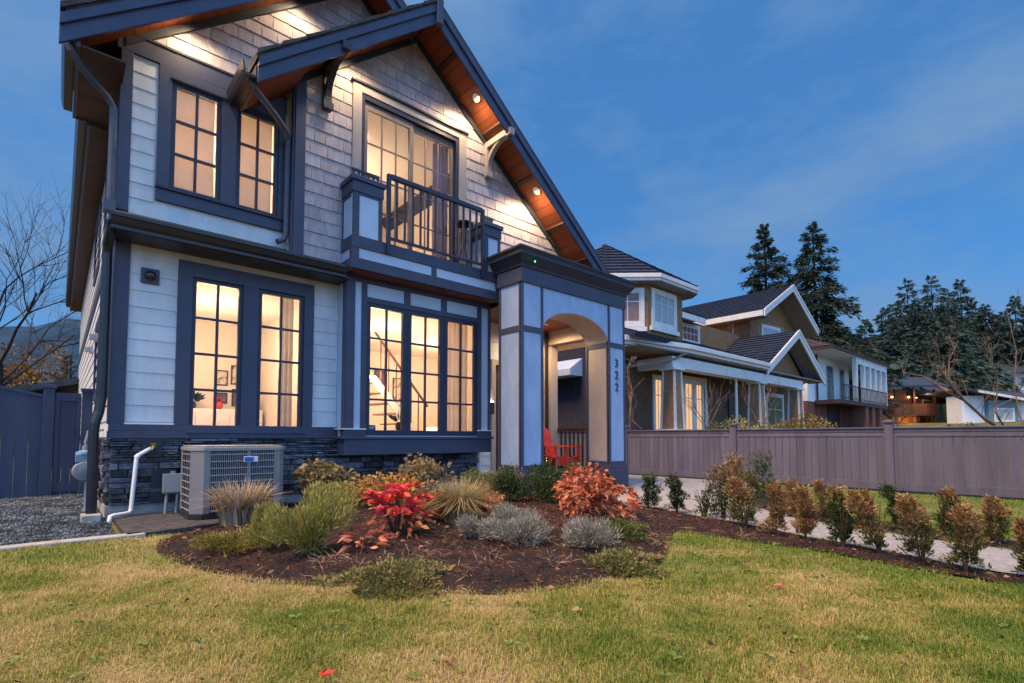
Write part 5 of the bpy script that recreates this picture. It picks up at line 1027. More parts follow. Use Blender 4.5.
# --- distant mountain
m_mtn = mat('hazy_mountain', (.028, .060, .105), 1.0, .2, .02, spec=0)  # blue of the distant haze is painted into the forest colour
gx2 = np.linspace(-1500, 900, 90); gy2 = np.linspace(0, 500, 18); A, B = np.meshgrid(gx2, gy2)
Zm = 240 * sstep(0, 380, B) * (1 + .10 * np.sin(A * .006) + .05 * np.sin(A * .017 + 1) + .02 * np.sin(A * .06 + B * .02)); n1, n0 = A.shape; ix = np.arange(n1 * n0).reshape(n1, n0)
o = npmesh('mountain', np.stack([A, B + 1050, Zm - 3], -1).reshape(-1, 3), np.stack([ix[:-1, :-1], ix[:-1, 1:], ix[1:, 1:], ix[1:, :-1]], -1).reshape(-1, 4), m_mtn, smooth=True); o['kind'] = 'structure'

# ================================================================== PLANTS
def rot_frame(d, rng):
    """two unit vectors normal to each d"""
    h = rng.normal(size=d.shape); a = np.cross(d, h); a /= np.linalg.norm(a, axis=1, keepdims=True) + 1e-9; return a, np.cross(d, a)
def leaf_mesh(base, d, L, Wd, rng, fold=.25, droop=0.0, side=None):
    """pointed leaves: base, two edge points, tip (+ a mid rib); returns verts, quads"""
    n = len(base); d = d / (np.linalg.norm(d, axis=1, keepdims=True) + 1e-9); a, b = rot_frame(d, rng)
    if side is not None: a = side
    L = np.broadcast_to(np.asarray(L, float).reshape(-1, 1), (n, 1)); Wd = np.broadcast_to(np.asarray(Wd, float).reshape(-1, 1), (n, 1))
    tip = base + d * L + np.array([0, 0, -1]) * droop * L; mid = base + d * L * .5 + np.array([0, 0, -1]) * droop * L * .2; nrm = np.cross(d, a)
    l = mid + a * Wd * .5 + nrm * Wd * fold; r = mid - a * Wd * .5 + nrm * Wd * fold
    v = np.stack([base, l, tip, r, mid], 1).reshape(-1, 3); k = np.arange(n)[:, None] * 5
    f = np.concatenate([k + np.array([[0, 4, 1]]), k + np.array([[4, 2, 1]]), k + np.array([[0, 3, 4]]), k + np.array([[4, 3, 2]])], 0)
    return v, f
def blade_mesh(base, d, L, Wd, rng, bend=.5):
    """grass blades of three cross sections bending over in the direction d"""
    n = len(base); up = np.array([0, 0, 1.0]); d = d / (np.linalg.norm(d, axis=1, keepdims=True) + 1e-9); L = np.asarray(L).reshape(-1, 1); Wd = np.asarray(Wd).reshape(-1, 1)
    s = np.cross(d, up); s /= np.linalg.norm(s, axis=1, keepdims=True) + 1e-9; bend = np.asarray(bend).reshape(-1, 1) if np.ndim(bend) else bend
    p1 = base + up * L * .55 + d * L * .18 * bend; p2 = base + up * L * (1 - .42 * bend ** 2 if np.ndim(bend) == 0 else 1 - .42 * bend ** 2) + d * L * .75 * bend
    v = np.stack([base - s * Wd * .5, base + s * Wd * .5, p1 - s * Wd * .38, p1 + s * Wd * .38, p2], 1).reshape(-1, 3); k = np.arange(n)[:, None] * 5
    return v, np.concatenate([k + np.array([[0, 1, 3]]), k + np.array([[0, 3, 2]]), k + np.array([[2, 3, 4]])], 0)
def join(parts):
    vs, fs, k = [], [], 0
    for v, f in parts: vs.append(v); fs.append(f + k); k += len(v)
    return np.concatenate(vs), np.concatenate(fs)
def leafmat(name, c1, c2, scale=6, isl=.28, transl=.25, mix=(.4, .6), rough=.6): return mat(name, c1, rough, .2, scale, 0, col2=c2, island=isl, transl=transl, mix=mix, spec=.25)
def stems(n, r, h, th, rng, spread=1.0):
    mb = MB()
    for i in range(n):
        a = rng.uniform(0, 2 * math.pi); q = r * math.sqrt(rng.uniform(.05, 1)) * spread; z = h * rng.uniform(.6, .95)
        mb.tube([(q * .12 * math.cos(a), q * .12 * math.sin(a), -.03), (q * .5 * math.cos(a + .1), q * .5 * math.sin(a + .1), z * .55), (q * math.cos(a), q * math.sin(a), z)], th, 5, th * .4)
    return mb
m_stem = mat('woody_stem', (.075, .050, .035), .8, .3, 12)
def blobpts(n, rx, rz, rng, lobes=7, z0=.12, shell=.55):
    """points through an uneven mound made of several lobes; returns pts and outward dirs"""
    c = np.stack([rng.normal(0, .42, lobes) * rx, rng.normal(0, .42, lobes) * rx, rng.uniform(.32, .80, lobes) * rz], 1); c[0] = (0, 0, .45 * rz); rr = rng.uniform(.38, .62, lobes); rr[0] = .62
    k = rng.integers(0, lobes, n); d = rng.normal(size=(n, 3)); d /= np.linalg.norm(d, axis=1, keepdims=True); q = rng.uniform(shell ** 3, 1, n) ** (1 / 3)
    p = c[k] + d * (q * rr[k])[:, None] * np.array([rx, rx, rz * .62]); p[:, 2] = np.abs(p[:, 2] - z0 * rz) + z0 * rz * .4; o = p - np.array([0, 0, rz * .25]); o /= np.linalg.norm(o, axis=1, keepdims=True) + 1e-9
    return p, o
def plant(name, label, cat, x, y, build, group=None, z=None, rz=0):
    z = z if z is not None else (bhs(x, y) if bool(inpoly(np.array([x]), np.array([y]), BED)[0]) else ghs(x, y))
    t = thing(name, label, cat, (x, y, z - .005), group, rz); build(t); return t
def leafy(rx, rz, n, L, Wd, m, rng, droop=.25, nst=7, up=.35, lobes=7, shell=.5, fold=.2):
    def b(t):
        p, o = blobpts(n, rx, rz, rng, lobes, shell=shell); d = o + rng.normal(0, .55, (n, 3)) + np.array([0, 0, up])
        v, f = leaf_mesh(p, d, L * rng.uniform(.6, 1.15, n), Wd * rng.uniform(.7, 1.1, n), rng, fold, droop); npmesh('foliage', v, f, m, t); stems(nst, rx * .8, rz * .8, .006, rng).build('stem', m_stem, t)
    return b
def tuft(r, h, n, Wd, m, rng, lean=.8, r0=.35, m2=None, n2=0):
    def b(t):
        for mm, k, nm in ((m, n, 'blades'), (m2, n2, 'dry_blades')):
            if not mm or not k: continue
            a = rng.uniform(0, 2 * math.pi, k); q = r * r0 * np.sqrt(rng.uniform(0, 1, k)); base = np.stack([q * np.cos(a), q * np.sin(a), np.zeros(k) - .01], 1); aa = a + rng.normal(0, .5, k); d = np.stack([np.cos(aa), np.sin(aa), np.zeros(k)], 1)
            bend = np.clip(lean * (.25 + q / (r * r0)) * rng.uniform(.4, 1.25, k), .05, 1.25); v, f = blade_mesh(base, d, h * rng.uniform(.65, 1.15, k), Wd * rng.uniform(.7, 1.2, k), rng, bend); npmesh(nm, v, f, mm, t)
    return b
g = lambda s: np.random.default_rng(s)
# --- the bed, plant by plant
plant('ornamental_grass', 'tan and green striped grass clump in front of the air conditioner', 'grass clump', .87, -1.50, tuft(.30, .42, 620, .017, leafmat('straw_blade', (.50, .36, .25), (.62, .47, .34)), g(1), .75, .60, leafmat('sage_blade', (.13, .17, .06), (.22, .24, .10)), 190))
m_goldcon = leafmat('golden_conifer', (.25, .255, .055), (.42, .37, .12), 7, .25)
def conifer_bush(rx, h, n, m, rng, lobes=5):
    def b(t):
        parts = []
        for k in range(lobes):
            a = 2.4 * k; q = 0 if k == 0 else rx * rng.uniform(.35, .6); hh_ = h * (1 if k == 0 else rng.uniform(.62, .92)); rr = rx * (.62 if k == 0 else rng.uniform(.36, .52)); m_ = n // lobes
            u = rng.uniform(0, 1, m_) ** .8; ang = rng.uniform(0, 2 * math.pi, m_); rad = rr * (1 - u ** 1.6) ** .7 * np.sqrt(rng.uniform(.3, 1, m_)); p = np.stack([q * math.cos(a) + rad * np.cos(ang), q * math.sin(a) + rad * np.sin(ang), .03 + u * hh_ * .93], 1)
            d = np.stack([np.cos(ang) * .6, np.sin(ang) * .6, np.ones(m_) * 1.1], 1) + rng.normal(0, .25, (m_, 3)); parts.append(leaf_mesh(p, d, .060 * rng.uniform(.5, 1.2, m_), .009 * rng.uniform(.7, 1.3, m_), rng, .1))
        v, f = join(parts); npmesh('foliage', v, f, m, t); stems(5, rx * .5, h * .5, .007, rng).build('stem', m_stem, t)
    return b
plant('conifer_shrub', 'bright yellow green feathery conifer shrub in the middle of the left bed', 'shrub', .83, -3.38, leafy(.215, .47, 8500, .046, .0075, m_goldcon, g(2), .02, 9, 1.1, 9, .3))
plant('conifer_shrub', 'small pointed yellow green conifer just left of the larger feathery one', 'shrub', .66, -3.05, conifer_bush(.13, .31, 2200, m_goldcon, g(3), 3))
plant('ground_cover_plant', 'low olive yellow cushion plant near the kerb in front of the air conditioner', 'ground cover', .50, -2.75, leafy(.20, .13, 2200, .040, .010, leafmat('olive_cushion', (.17, .155, .030), (.30, .25, .07)), g(4), .1, 4, .6, 9))
m_redl = leafmat('scarlet_leaf', (.62, .03, .035), (.78, .10, .09), 9, .3, .3, rough=.45); m_pinkl = leafmat('salmon_leaf', (.66, .12, .10), (.74, .34, .22), 14, .2, .3)
def poinsettia(rng):
    def b(t):
        st = MB(); tips = []
        for i in range(26):
            a = rng.uniform(0, 6.28); q = .19 * math.sqrt(rng.uniform(0, 1)); h = rng.uniform(.22, .52) * (1 - .3 * q / .19); p = Vector((q * math.cos(a), q * math.sin(a), h)); st.tube([(q * .15 * math.cos(a), q * .15 * math.sin(a), -.02), tuple(p * .6 + Vector((0, 0, .02))), tuple(p)], .006, 5, .003); tips.append(p)
        B, D = [], []
        for p in tips:
            for j in range(8): a = rng.uniform(0, 6.28); B.append(p); D.append((math.cos(a), math.sin(a), rng.uniform(-.1, .7)))
        v, f = leaf_mesh(np.array(B), np.array(D), rng.uniform(.06, .125, len(B)), rng.uniform(.035, .06, len(B)), rng, .15, .25); npmesh('foliage', v, f, m_redl, t)
        n = 60; a = rng.uniform(0, 6.28, n); q = rng.uniform(.08, .26, n); P = np.stack([q * np.cos(a), q * np.sin(a), rng.uniform(.04, .25, n)], 1); v, f = leaf_mesh(P, np.stack([np.cos(a), np.sin(a), rng.uniform(-.4, .3, n)], 1), rng.uniform(.06, .11, n), .035, rng, .1, .3); npmesh('lower_leaves', v, f, leafmat('russet_leaf', (.26, .07, .04), (.42, .17, .09)), t); st.build('stem', m_stem, t)
    return b
plant('poinsettia', 'scarlet poinsettia plant with bright red leaves in the centre of the bed', 'plant', 1.58, -3.24, poinsettia(g(5)))
def fallenbig(rng):
    def b(t):
        n = 34; a = rng.uniform(0, 6.28, n); q = rng.uniform(.0, .17, n); P = np.stack([q * np.cos(a), q * np.sin(a), rng.uniform(.01, .10, n)], 1); v, f = leaf_mesh(P, np.stack([np.cos(a), np.sin(a), rng.uniform(0, .5, n)], 1), rng.uniform(.08, .15, n), rng.uniform(.030, .048, n), rng, .38, .3); npmesh('foliage', v, f, m_pinkl, t); stems(4, .1, .1, .005, rng).build('stem', m_stem, t)
    return b
plant('poinsettia', 'low pale salmon plant with large pointed leaves left in front of the scarlet one', 'plant', 1.14, -3.52, fallenbig(g(6)))
m_tanl = leafmat('tan_hydrangea_leaf', (.34, .23, .10), (.46, .33, .17), 7, .3); m_tang = leafmat('khaki_leaf', (.19, .17, .075), (.36, .27, .14), 6, .3)
plant('hydrangea', 'khaki leaved hydrangea under the stone wall left of the bay window', 'shrub', 2.02, -.75, leafy(.40, .50, 620, .13, .055, m_tang, g(7), .45, 9, .1))
plant('hydrangea', 'tan leaved hydrangea under the middle of the bay window', 'shrub', 3.55, -.80, leafy(.42, .58, 640, .12, .05, m_tanl, g(8), .4, 9, .1))
plant('shrub', 'orange and yellow leaved low shrub behind the scarlet poinsettia', 'shrub', 2.30, -1.75, leafy(.52, .36, 1000, .075, .035, leafmat('amber_leaf', (.34, .13, .035), (.46, .30, .07), 8, .35), g(9), .3, 10, .25, 9))
plant('shrub', 'rusty leaved shrub between the scarlet poinsettia and the tan grass', 'shrub', 2.05, -2.75, leafy(.33, .28, 700, .065, .03, leafmat('rust_leaf', (.24, .085, .035), (.40, .20, .10), 8, .35), g(10), .3, 8, .25, 8))
plant('ornamental_grass', 'broad tan grass mound right of the scarlet poinsettia', 'grass clump', 2.32, -3.06, tuft(.42, .44, 1500, .008, leafmat('wheat_blade', (.42, .33, .16), (.55, .45, .25)), g(11), 1.0, .35, leafmat('olive_blade', (.17, .17, .06), (.26, .24, .10)), 260))
m_lav = leafmat('silver_lavender', (.21, .20, .165), (.38, .36, .31), 10, .25)
def lavender(r, h, n, rng):
    return leafy(r, h, n, .050, .0075, m_lav, rng, 0, 9, .75, 8, .35)
for x, y, r, s, lb in ((2.06, -3.72, .17, 21, 'small silver lavender mound in front of the broad tan grass'), (2.52, -3.60, .21, 22, 'silver lavender mound furthest back of its cluster in the mulch'), (2.12, -4.12, .22, 23, 'silver lavender mound in the middle of the cluster nearest the dark soil'), (2.52, -4.42, .24, 24, 'wide silver lavender mound at the right end of the lavender cluster')):
    plant('lavender', lb, 'lavender', x, y, lavender(r * .92, r * .98, 3000, g(s)), 'silver lavender mounds in the bed')
def matted(rx, ry, h, n, m, rng, L=.038):
    def b(t):
        a = rng.uniform(0, 6.28, n); q = np.sqrt(rng.uniform(0, 1, n)); irr = 1 + .28 * np.sin(3 * a + 1) + .18 * np.sin(5 * a + 2.2); q = q * np.clip(irr, .3, 1.4); p = np.stack([rx * q * np.cos(a), ry * q * np.sin(a), h * np.where(rng.uniform(0, 1, n) > .93, 1.7, 1) * np.clip(1.1 - q ** 2, .12, 1) * rng.uniform(.1, 1, n) + h * .12 * np.sin(q * 9 + a * 3)], 1); d = np.stack([np.cos(a) * q, np.sin(a) * q, np.ones(n) * .9], 1) + rng.normal(0, .5, (n, 3)); v, f = leaf_mesh(p, d, L * rng.uniform(.5, 1.2, n), .011, rng, .1, .1); npmesh('foliage', v, f, m, t); stems(5, rx * .6, h * .6, .005, rng).build('stem', m_stem, t)
    return b
m_mat = leafmat('heather_green', (.13, .145, .04), (.27, .22, .09), 9, .35); m_matb = leafmat('moss_green', (.055, .10, .020), (.12, .14, .04), 9, .3)
plant('ground_cover_plant', 'low dark green heather mat at the front edge of the bed below the scarlet poinsettia', 'ground cover', 1.03, -4.20, matted(.36, .30, .085, 4600, m_mat, g(31)), z=None)
plant('ground_cover_plant', 'low olive heather mat at the front right corner of the bed', 'ground cover', 2.42, -4.78, matted(.32, .26, .075, 3800, m_mat, g(32)))
plant('ground_cover_plant', 'low bright green heather mat in front of the red hydrangea', 'ground cover', 3.10, -4.18, matted(.36, .24, .08, 3600, m_matb, g(33)))
plant('ground_cover_plant', 'small bronze tuft between the lavender and the bright green mat', 'ground cover', 3.05, -3.85, matted(.13, .12, .10, 600, leafmat('bronze_leaf', (.17, .07, .05), (.30, .14, .10)), g(34)))
m_redhy = leafmat('copper_hydrangea', (.42, .085, .045), (.55, .22, .12), 6, .25, .25, rough=.5)
plant('hydrangea', 'large copper red hydrangea in front of the portico arch', 'shrub', 3.62, -3.42, leafy(.36, .48, 1300, .095, .045, m_redhy, g(35), .45, 12, .15, 9))
plant('shrub', 'small copper leaved plant between the broad tan grass and the copper hydrangea', 'shrub', 3.02, -2.55, leafy(.20, .20, 420, .06, .03, leafmat('copper_small', (.36, .10, .05), (.46, .19, .10)), g(36), .3, 6))
plant('shrub', 'tan twiggy shrub against the left portico column', 'shrub', 4.15, -1.35, leafy(.34, .46, 1300, .06, .018, leafmat('straw_leaf', (.30, .21, .12), (.40, .29, .18)), g(37), .15, 12, .5))
plant('shrub', 'fresh green shrub just left of the tan twiggy one by the portico', 'shrub', 3.62, -1.55, leafy(.25, .40, 900, .07, .018, leafmat('fresh_green', (.08, .12, .035), (.20, .22, .08)), g(38), .1, 8, .6))
m_box = leafmat('boxwood', (.028, .055, .018), (.075, .105, .035), 9, .35, .15); m_brown = leafmat('scorched_leaf', (.27, .14, .06), (.40, .25, .12), 7, .3); m_mixed = leafmat('half_scorched_leaf', (.085, .105, .032), (.23, .18, .075), 5, .3, mix=(.42, .60))
for x, y, r, h, s, lb in ((4.05, -2.35, .28, .50, 41, 'dark boxwood ball at the foot of the left portico column'), (4.42, -2.62, .28, .48, 42, 'dark boxwood ball between the portico column and the copper hydrangea'), (4.80, -2.50, .19, .30, 43, 'dark boxwood ball directly in front of the red chair'), (3.72, -2.05, .24, .44, 44, 'dark boxwood ball left of the portico beside the fresh green shrub'), (4.35, -2.05, .22, .46, 45, 'dark boxwood ball furthest back against the left portico column')):
    plant('boxwood', lb, 'shrub', x, y, leafy(r, h, 2600, .035, .018, m_box, g(s), .05, 6, .4, 8), 'boxwoods in front of the portico')
# --- hedging plants along the path
def hedgling(h, r, kind, rng):
    h = h * rng.uniform(.80, 1.0)
    def b(t):
        n = 1700; lean = rng.normal(0, .13, 2); r_ = r * rng.uniform(.42, .62); u = rng.uniform(.10, 1, n); lob = 1 + .38 * np.sin(u * 17 + rng.uniform(0, 6)); a = rng.uniform(0, 6.28, n); rad = r_ * lob * (1.05 - .55 * u) * np.sqrt(rng.uniform(.1, 1, n)) * (1 + .35 * np.sin(3 * a + u * 9)); p = np.stack([rad * np.cos(a) + (.015 * np.sin(u * 5)) + lean[0] * u * h, rad * np.sin(a) + (.012 * np.cos(u * 6)) + lean[1] * u * h, u * h * (1 + rng.normal(0, .05, n))], 1)
        d = np.stack([np.cos(a), np.sin(a), np.ones(n) * .9], 1) + rng.normal(0, .45, (n, 3)); L = .036 * rng.uniform(.6, 1.3, n); k = u + rng.normal(0, .16, n)
        sel = {'green': np.zeros(n, bool), 'brown': np.ones(n, bool), 'mixed': k > .55, 'topbrown': k > .80}[kind]
        if (~sel).any(): v, f = leaf_mesh(p[~sel], d[~sel], L[~sel], .012, rng, .15); npmesh('foliage', v, f, m_box if kind == 'green' else m_mixed if kind == 'mixed' else m_box, t)
        if sel.any(): v, f = leaf_mesh(p[sel], d[sel], L[sel], .012, rng, .15); npmesh('scorched_foliage', v, f, m_brown, t)
        stems(7, r_ * .75, h * .9, .007, rng).build('stem', m_stem, t)
    return b
front = [(4.55, -3.05, .42, .17, 'green', 'dark green hedge plant half hidden behind the copper hydrangea'), (4.98, -3.30, .46, .19, 'green', 'dark green hedge plant nearest the right portico column'), (5.02, -3.66, .46, .20, 'green', 'second dark green hedge plant along the path from the portico'), (4.84, -4.10, .62, .27, 'topbrown', 'tall hedge plant with a green foot at the left of the thick hedge clump'), (4.58, -4.45, .60, .28, 'topbrown', 'bushy green and tan hedge plant in the middle of the thick hedge clump'), (4.45, -4.72, .54, .25, 'mixed', 'tan speckled hedge plant at the right front of the thick hedge clump'),
  (4.30, -5.05, .44, .13, 'brown', 'slim orange brown hedge plant right of the thick hedge clump'), (4.22, -5.32, .46, .14, 'brown', 'scorched orange hedge plant with a thin bare foot'), (4.20, -5.60, .50, .16, 'topbrown', 'hedge plant with green sides and scorched tip opposite the fence post'), (4.18, -5.84, .47, .15, 'mixed', 'olive and rust hedge plant in the middle of the near row'), (4.15, -6.10, .50, .17, 'mixed', 'olive green hedge plant with rust flecks towards the right edge'), (4.12, -6.34, .50, .16, 'mixed', 'last but one near hedge plant towards the right edge, rust on top'), (4.22, -6.66, .36, .15, 'mixed', 'hedge plant cut by the right edge of the photo')]
for i, (x, y, h, r, k, lb) in enumerate(front): plant('hedge_plant', lb, 'hedge plant', x, y, hedgling(h, r, k, g(60 + i)), 'young hedge along the near side of the path')
back = [(5.75, -4.05, .78, .32, 'topbrown', 'tall dark hedge plant at the left of the back row behind the thick clump'), (6.25, -4.02, .82, .36, 'green', 'tallest dark green hedge plant in the back row'), (5.80, -4.62, .46, .16, 'brown', 'rusty hedge plant behind the slim orange one'), (5.78, -5.02, .44, .15, 'mixed', 'speckled hedge plant of the back row left of the fence post'), (5.70, -5.36, .40, .14, 'brown', 'small orange hedge plant of the back row against the bright lawn'), (5.62, -5.72, .46, .16, 'green', 'dark green hedge plant of the back row below the fence post'), (5.58, -6.02, .44, .15, 'topbrown', 'green hedge plant of the back row with a tan tip'), (5.56, -6.34, .40, .15, 'mixed', 'olive hedge plant of the back row near the right edge'), (5.55, -6.70, .36, .15, 'brown', 'rust brown hedge plant of the back row at the right edge'), (7.4, -3.50, .42, .20, 'mixed', 'far hedge plant where the path bends to the portico')]
for i, (x, y, h, r, k, lb) in enumerate(back): plant('hedge_plant', lb, 'hedge plant', x, y, hedgling(h, r, k, g(90 + i)), 'young hedge along the far side of the path')
# --- small Christmas tree by the door
def xtree(t):
    rng = g(120); n = 2600; u = rng.uniform(0, 1, n); a = rng.uniform(0, 6.28, n); rad = .17 * (1 - u) * np.sqrt(rng.uniform(.2, 1, n)) + .012; p = np.stack([rad * np.cos(a), rad * np.sin(a), .10 + u * .72], 1); d = np.stack([np.cos(a), np.sin(a), np.ones(n) * -.1], 1) + rng.normal(0, .3, (n, 3)); v, f = leaf_mesh(p, d, .05, .008, rng); npmesh('foliage', v, f, leafmat('spruce_needles', (.02, .05, .022), (.05, .08, .03)), t)
    mb = MB(); mb.lathe((0, 0, 0), [(.06, 0), (.08, .12), (.02, .12), (.015, .3)], 12); mb.build('pot', M['black'], t); lb = MB()
    for i in range(26): uu = rng.uniform(.05, .95); aa = rng.uniform(0, 6.28); r_ = .18 * (1 - uu) + .012; lb.lathe((r_ * math.cos(aa), r_ * math.sin(aa), .10 + uu * .72), [(0, -.007), (.007, 0), (0, .007)], 6)
    lb.build('fairy_lights', emis('fairy_light', (1, .62, .3), 7), t)
t = thing('christmas_tree', 'little lit Christmas tree in a pot beside the red chair', 'Christmas tree', (6.40, .06, .146)); xtree(t)
# --- planting seen above the fence
m_yg = leafmat('yellow_green_shrub', (.30, .28, .08), (.46, .38, .15), 4, .3)
for x, y, z, r, h, s, lb, m in ((17.2, .9, .45, .9, 1.25, 131, 'yellow green shrub behind the fence in front of the porch', m_yg), (20.6, .6, .45, .9, 1.30, 132, 'bronze tipped shrub behind the fence under the porch gable', leafmat('bronze_shrub', (.14, .10, .03), (.25, .17, .06), 4, .3)), (22.3, .3, .45, 1.1, 1.28, 133, 'pale yellow shrub behind the fence right of the bronze one', m_yg), (27.5, -3.2, .5, .8, 1.1, 134, 'green shrub behind the fence beside the capped post', leafmat('garden_green', (.05, .09, .03), (.10, .14, .05), 4, .3)), (27.0, -6.0, .5, .9, 1.0, 135, 'green shrub behind the fence in front of the blue house', leafmat('garden_green', (.05, .09, .03), (.10, .14, .05)))):
    plant('shrub', lb, 'shrub', x, y, leafy(r, h, 1500, .12, .05, m, g(s), .1, 8, .4, 8), 'shrubs behind the mauve fence', z)
# --- bare branching
def branchy(mb, p, d, L, r, depth, rng, spread=.5, up=.08, nseg=4, tips=None, kids=(2, 4)):
    pts = [Vector(p)]; dd = Vector(d).normalized()
    for i in range(nseg): dd = (dd + Vector(rng.normal(0, .10, 3)) + Vector((0, 0, up * .4))).normalized(); pts.append(pts[-1] + dd * L / nseg)
    mb.tube(pts, r, 6 if r > .03 else 4 if r > .008 else 3, r * .55, cap=False)
    if depth == 0: return
    for j in range(int(rng.integers(*kids)) + (1 if depth > 1 else 0)):
        k = rng.uniform(.35, 1.0); q = pts[0].lerp(pts[-1], k) if False else pts[min(nseg, max(1, int(round(k * nseg))))]; ax = Vector(rng.normal(0, 1, 3)); ax = (ax - dd * ax.dot(dd)).normalized(); nd = (dd * math.cos(spread) + ax * math.sin(spread) * rng.uniform(.7, 1.25) + Vector((0, 0, up))).normalized()
        branchy(mb, q, nd, L * rng.uniform(.55, .8), r * .52, depth - 1, rng, spread, up, nseg, tips, kids)
m_bark = mat('grey_bark', (.045, .036, .034), .9, .3, 8, .5, 30); m_lbark = mat('tan_bark', (.16, .11, .085), .9, .3, 8, .5, 30)
t = thing('bare_tree', 'leafless tree with fine twigs rising above the blue fence at the left edge', 'tree', (-2.25, 18.0, 0)); rng = g(141); mb = MB()
mb.tube([(0, 0, -.2), (.1, 0, 1.4), (.15, .1, 3.4)], .19, 8, .13); mb.build('trunk', m_bark, t); mb = MB()
for k in range(8): a = k * .785; branchy(mb, (.14, .07, 2.5 + k * .12), (math.cos(a) * .8, math.sin(a) * .8, .75 + .12 * (k % 3)), 3.1, .052, 4, rng, .55, .06, 4)
mb.build('crown', m_bark, t, fix=False)
m_rusttree = leafmat('russet_tree_leaf', (.13, .075, .020), (.24, .14, .045), 1.2, .35)
def leaftree(name, label, x, y, h, r, n, m, seed, L=.16, bark=None, z=0, group=None):
    t = thing(name, label, 'tree', (x, y, z), group); rng = g(seed); mb = MB(); mb.tube([(0, 0, -.3), (.1, 0, h * .35), (0, .1, h * .6)], h * .03, 8, h * .015); mb.build('trunk', bark or m_bark, t)
    lob = 16; c = np.stack([rng.normal(0, .45, lob) * r, rng.normal(0, .45, lob) * r, rng.uniform(.30, .92, lob) * h], 1); k = rng.integers(0, lob, n); d = rng.normal(size=(n, 3)); d /= np.linalg.norm(d, axis=1, keepdims=True); p = c[k] + d * (rng.uniform(.2, 1, n) ** .4 * rng.uniform(.24, .42, lob)[k] * r)[:, None]; v, f = leaf_mesh(p, d + rng.normal(0, .6, (n, 3)), L * rng.uniform(.6, 1.3, n), L * .55, rng, .2, .1); npmesh('crown', v, f, m, t)
    return t
leaftree('russet_tree', 'round russet brown tree above the blue fence at the far left', -2.1, 26, 5.0, 2.3, 4200, m_rusttree, 151, .18)
leaftree('russet_tree', 'ochre brown bushy tree right of the russet one behind the fence', -1.05, 23, 3.5, 1.5, 3000, leafmat('ochre_tree_leaf', (.15, .10, .025), (.26, .17, .05), 1.5, .35), 152, .17)
# --- conifers
def conifer(name, label, x, y, z, h, r, seed, m, nb=60, per=60, L=.55, gap=.0, group=None, top=1.0, base=.12):
    t = thing(name, label, 'tree', (x, y, z), group); rng = g(seed); mb = MB(); mb.tube([(0, 0, -.5), (0.05 * r, 0, h * .5), (0, 0, h)], h * .016, 7, .03); mb.build('trunk', m_bark, t)
    P, D, LL = [], [], []; bm_ = MB()
    for i in range(nb):
        u = base + (1 - base) * (i + rng.uniform(0, 1)) / nb; Lb = r * (1 - u) ** .75 * rng.uniform(.55, 1.12) * (1 if rng.uniform() > gap else .35) + .012 * h * (1 - u) + .06; a = i * 2.4 + rng.normal(0, .4); tip = np.array([Lb * math.cos(a), Lb * math.sin(a), u * h - Lb * rng.uniform(.15, .42) + .02 * h]); o = np.array([0, 0, u * h]); bm_.tube([tuple(o), tuple((o + tip) / 2 + np.array([0, 0, Lb * .06])), tuple(tip)], .012 * h * (1 - u) * .5 + .02, 3, .01, cap=False)
        m_ = max(8, int(per * (Lb / r + .25))); s = rng.uniform(.12, 1.0, m_)[:, None] ** .8; q = o + (tip - o) * s + np.array([0, 0, 1]) * (np.sin(s * math.pi) * Lb * .06); side = np.array([-math.sin(a), math.cos(a), 0]); off = rng.normal(0, 1, (m_, 1)) * (.16 * Lb * (1.1 - s * .6)); q = q + side * off + np.array([0, 0, 1]) * rng.normal(-.02 * Lb, .035 * Lb + .06, (m_, 1)); dd = np.array([math.cos(a), math.sin(a), -.25]) * .8 + side * np.sign(off) * .6 + rng.normal(0, .3, (m_, 3)); P.append(q); D.append(dd); LL.append(L * rng.uniform(.5, 1.25, m_) * (.45 + .75 * (1 - u)))
    P = np.concatenate(P); D = np.concatenate(D); LL = np.concatenate(LL); v, f = leaf_mesh(P, D, LL, LL * .24, rng, .12, .18); npmesh('crown', v, f, m, t); bm_.build('branch', m_bark, t, fix=False); return t
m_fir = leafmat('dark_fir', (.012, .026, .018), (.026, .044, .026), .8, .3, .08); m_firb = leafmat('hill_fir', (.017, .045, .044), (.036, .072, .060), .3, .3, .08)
conifer('tall_conifer', 'tall ragged dark conifer behind the gables, left of the pair', 46.5, 11.9, 2.5, 17.5, 5.4, 161, m_fir, 135, 250, .62, .22, 'pair of tall conifers behind the neighbour house')
conifer('tall_conifer', 'tall broader dark conifer behind the gables, right of the pair', 49.5, 8.9, 2.5, 17.4, 6.2, 162, m_fir, 145, 250, .64, .20, 'pair of tall conifers behind the neighbour house')
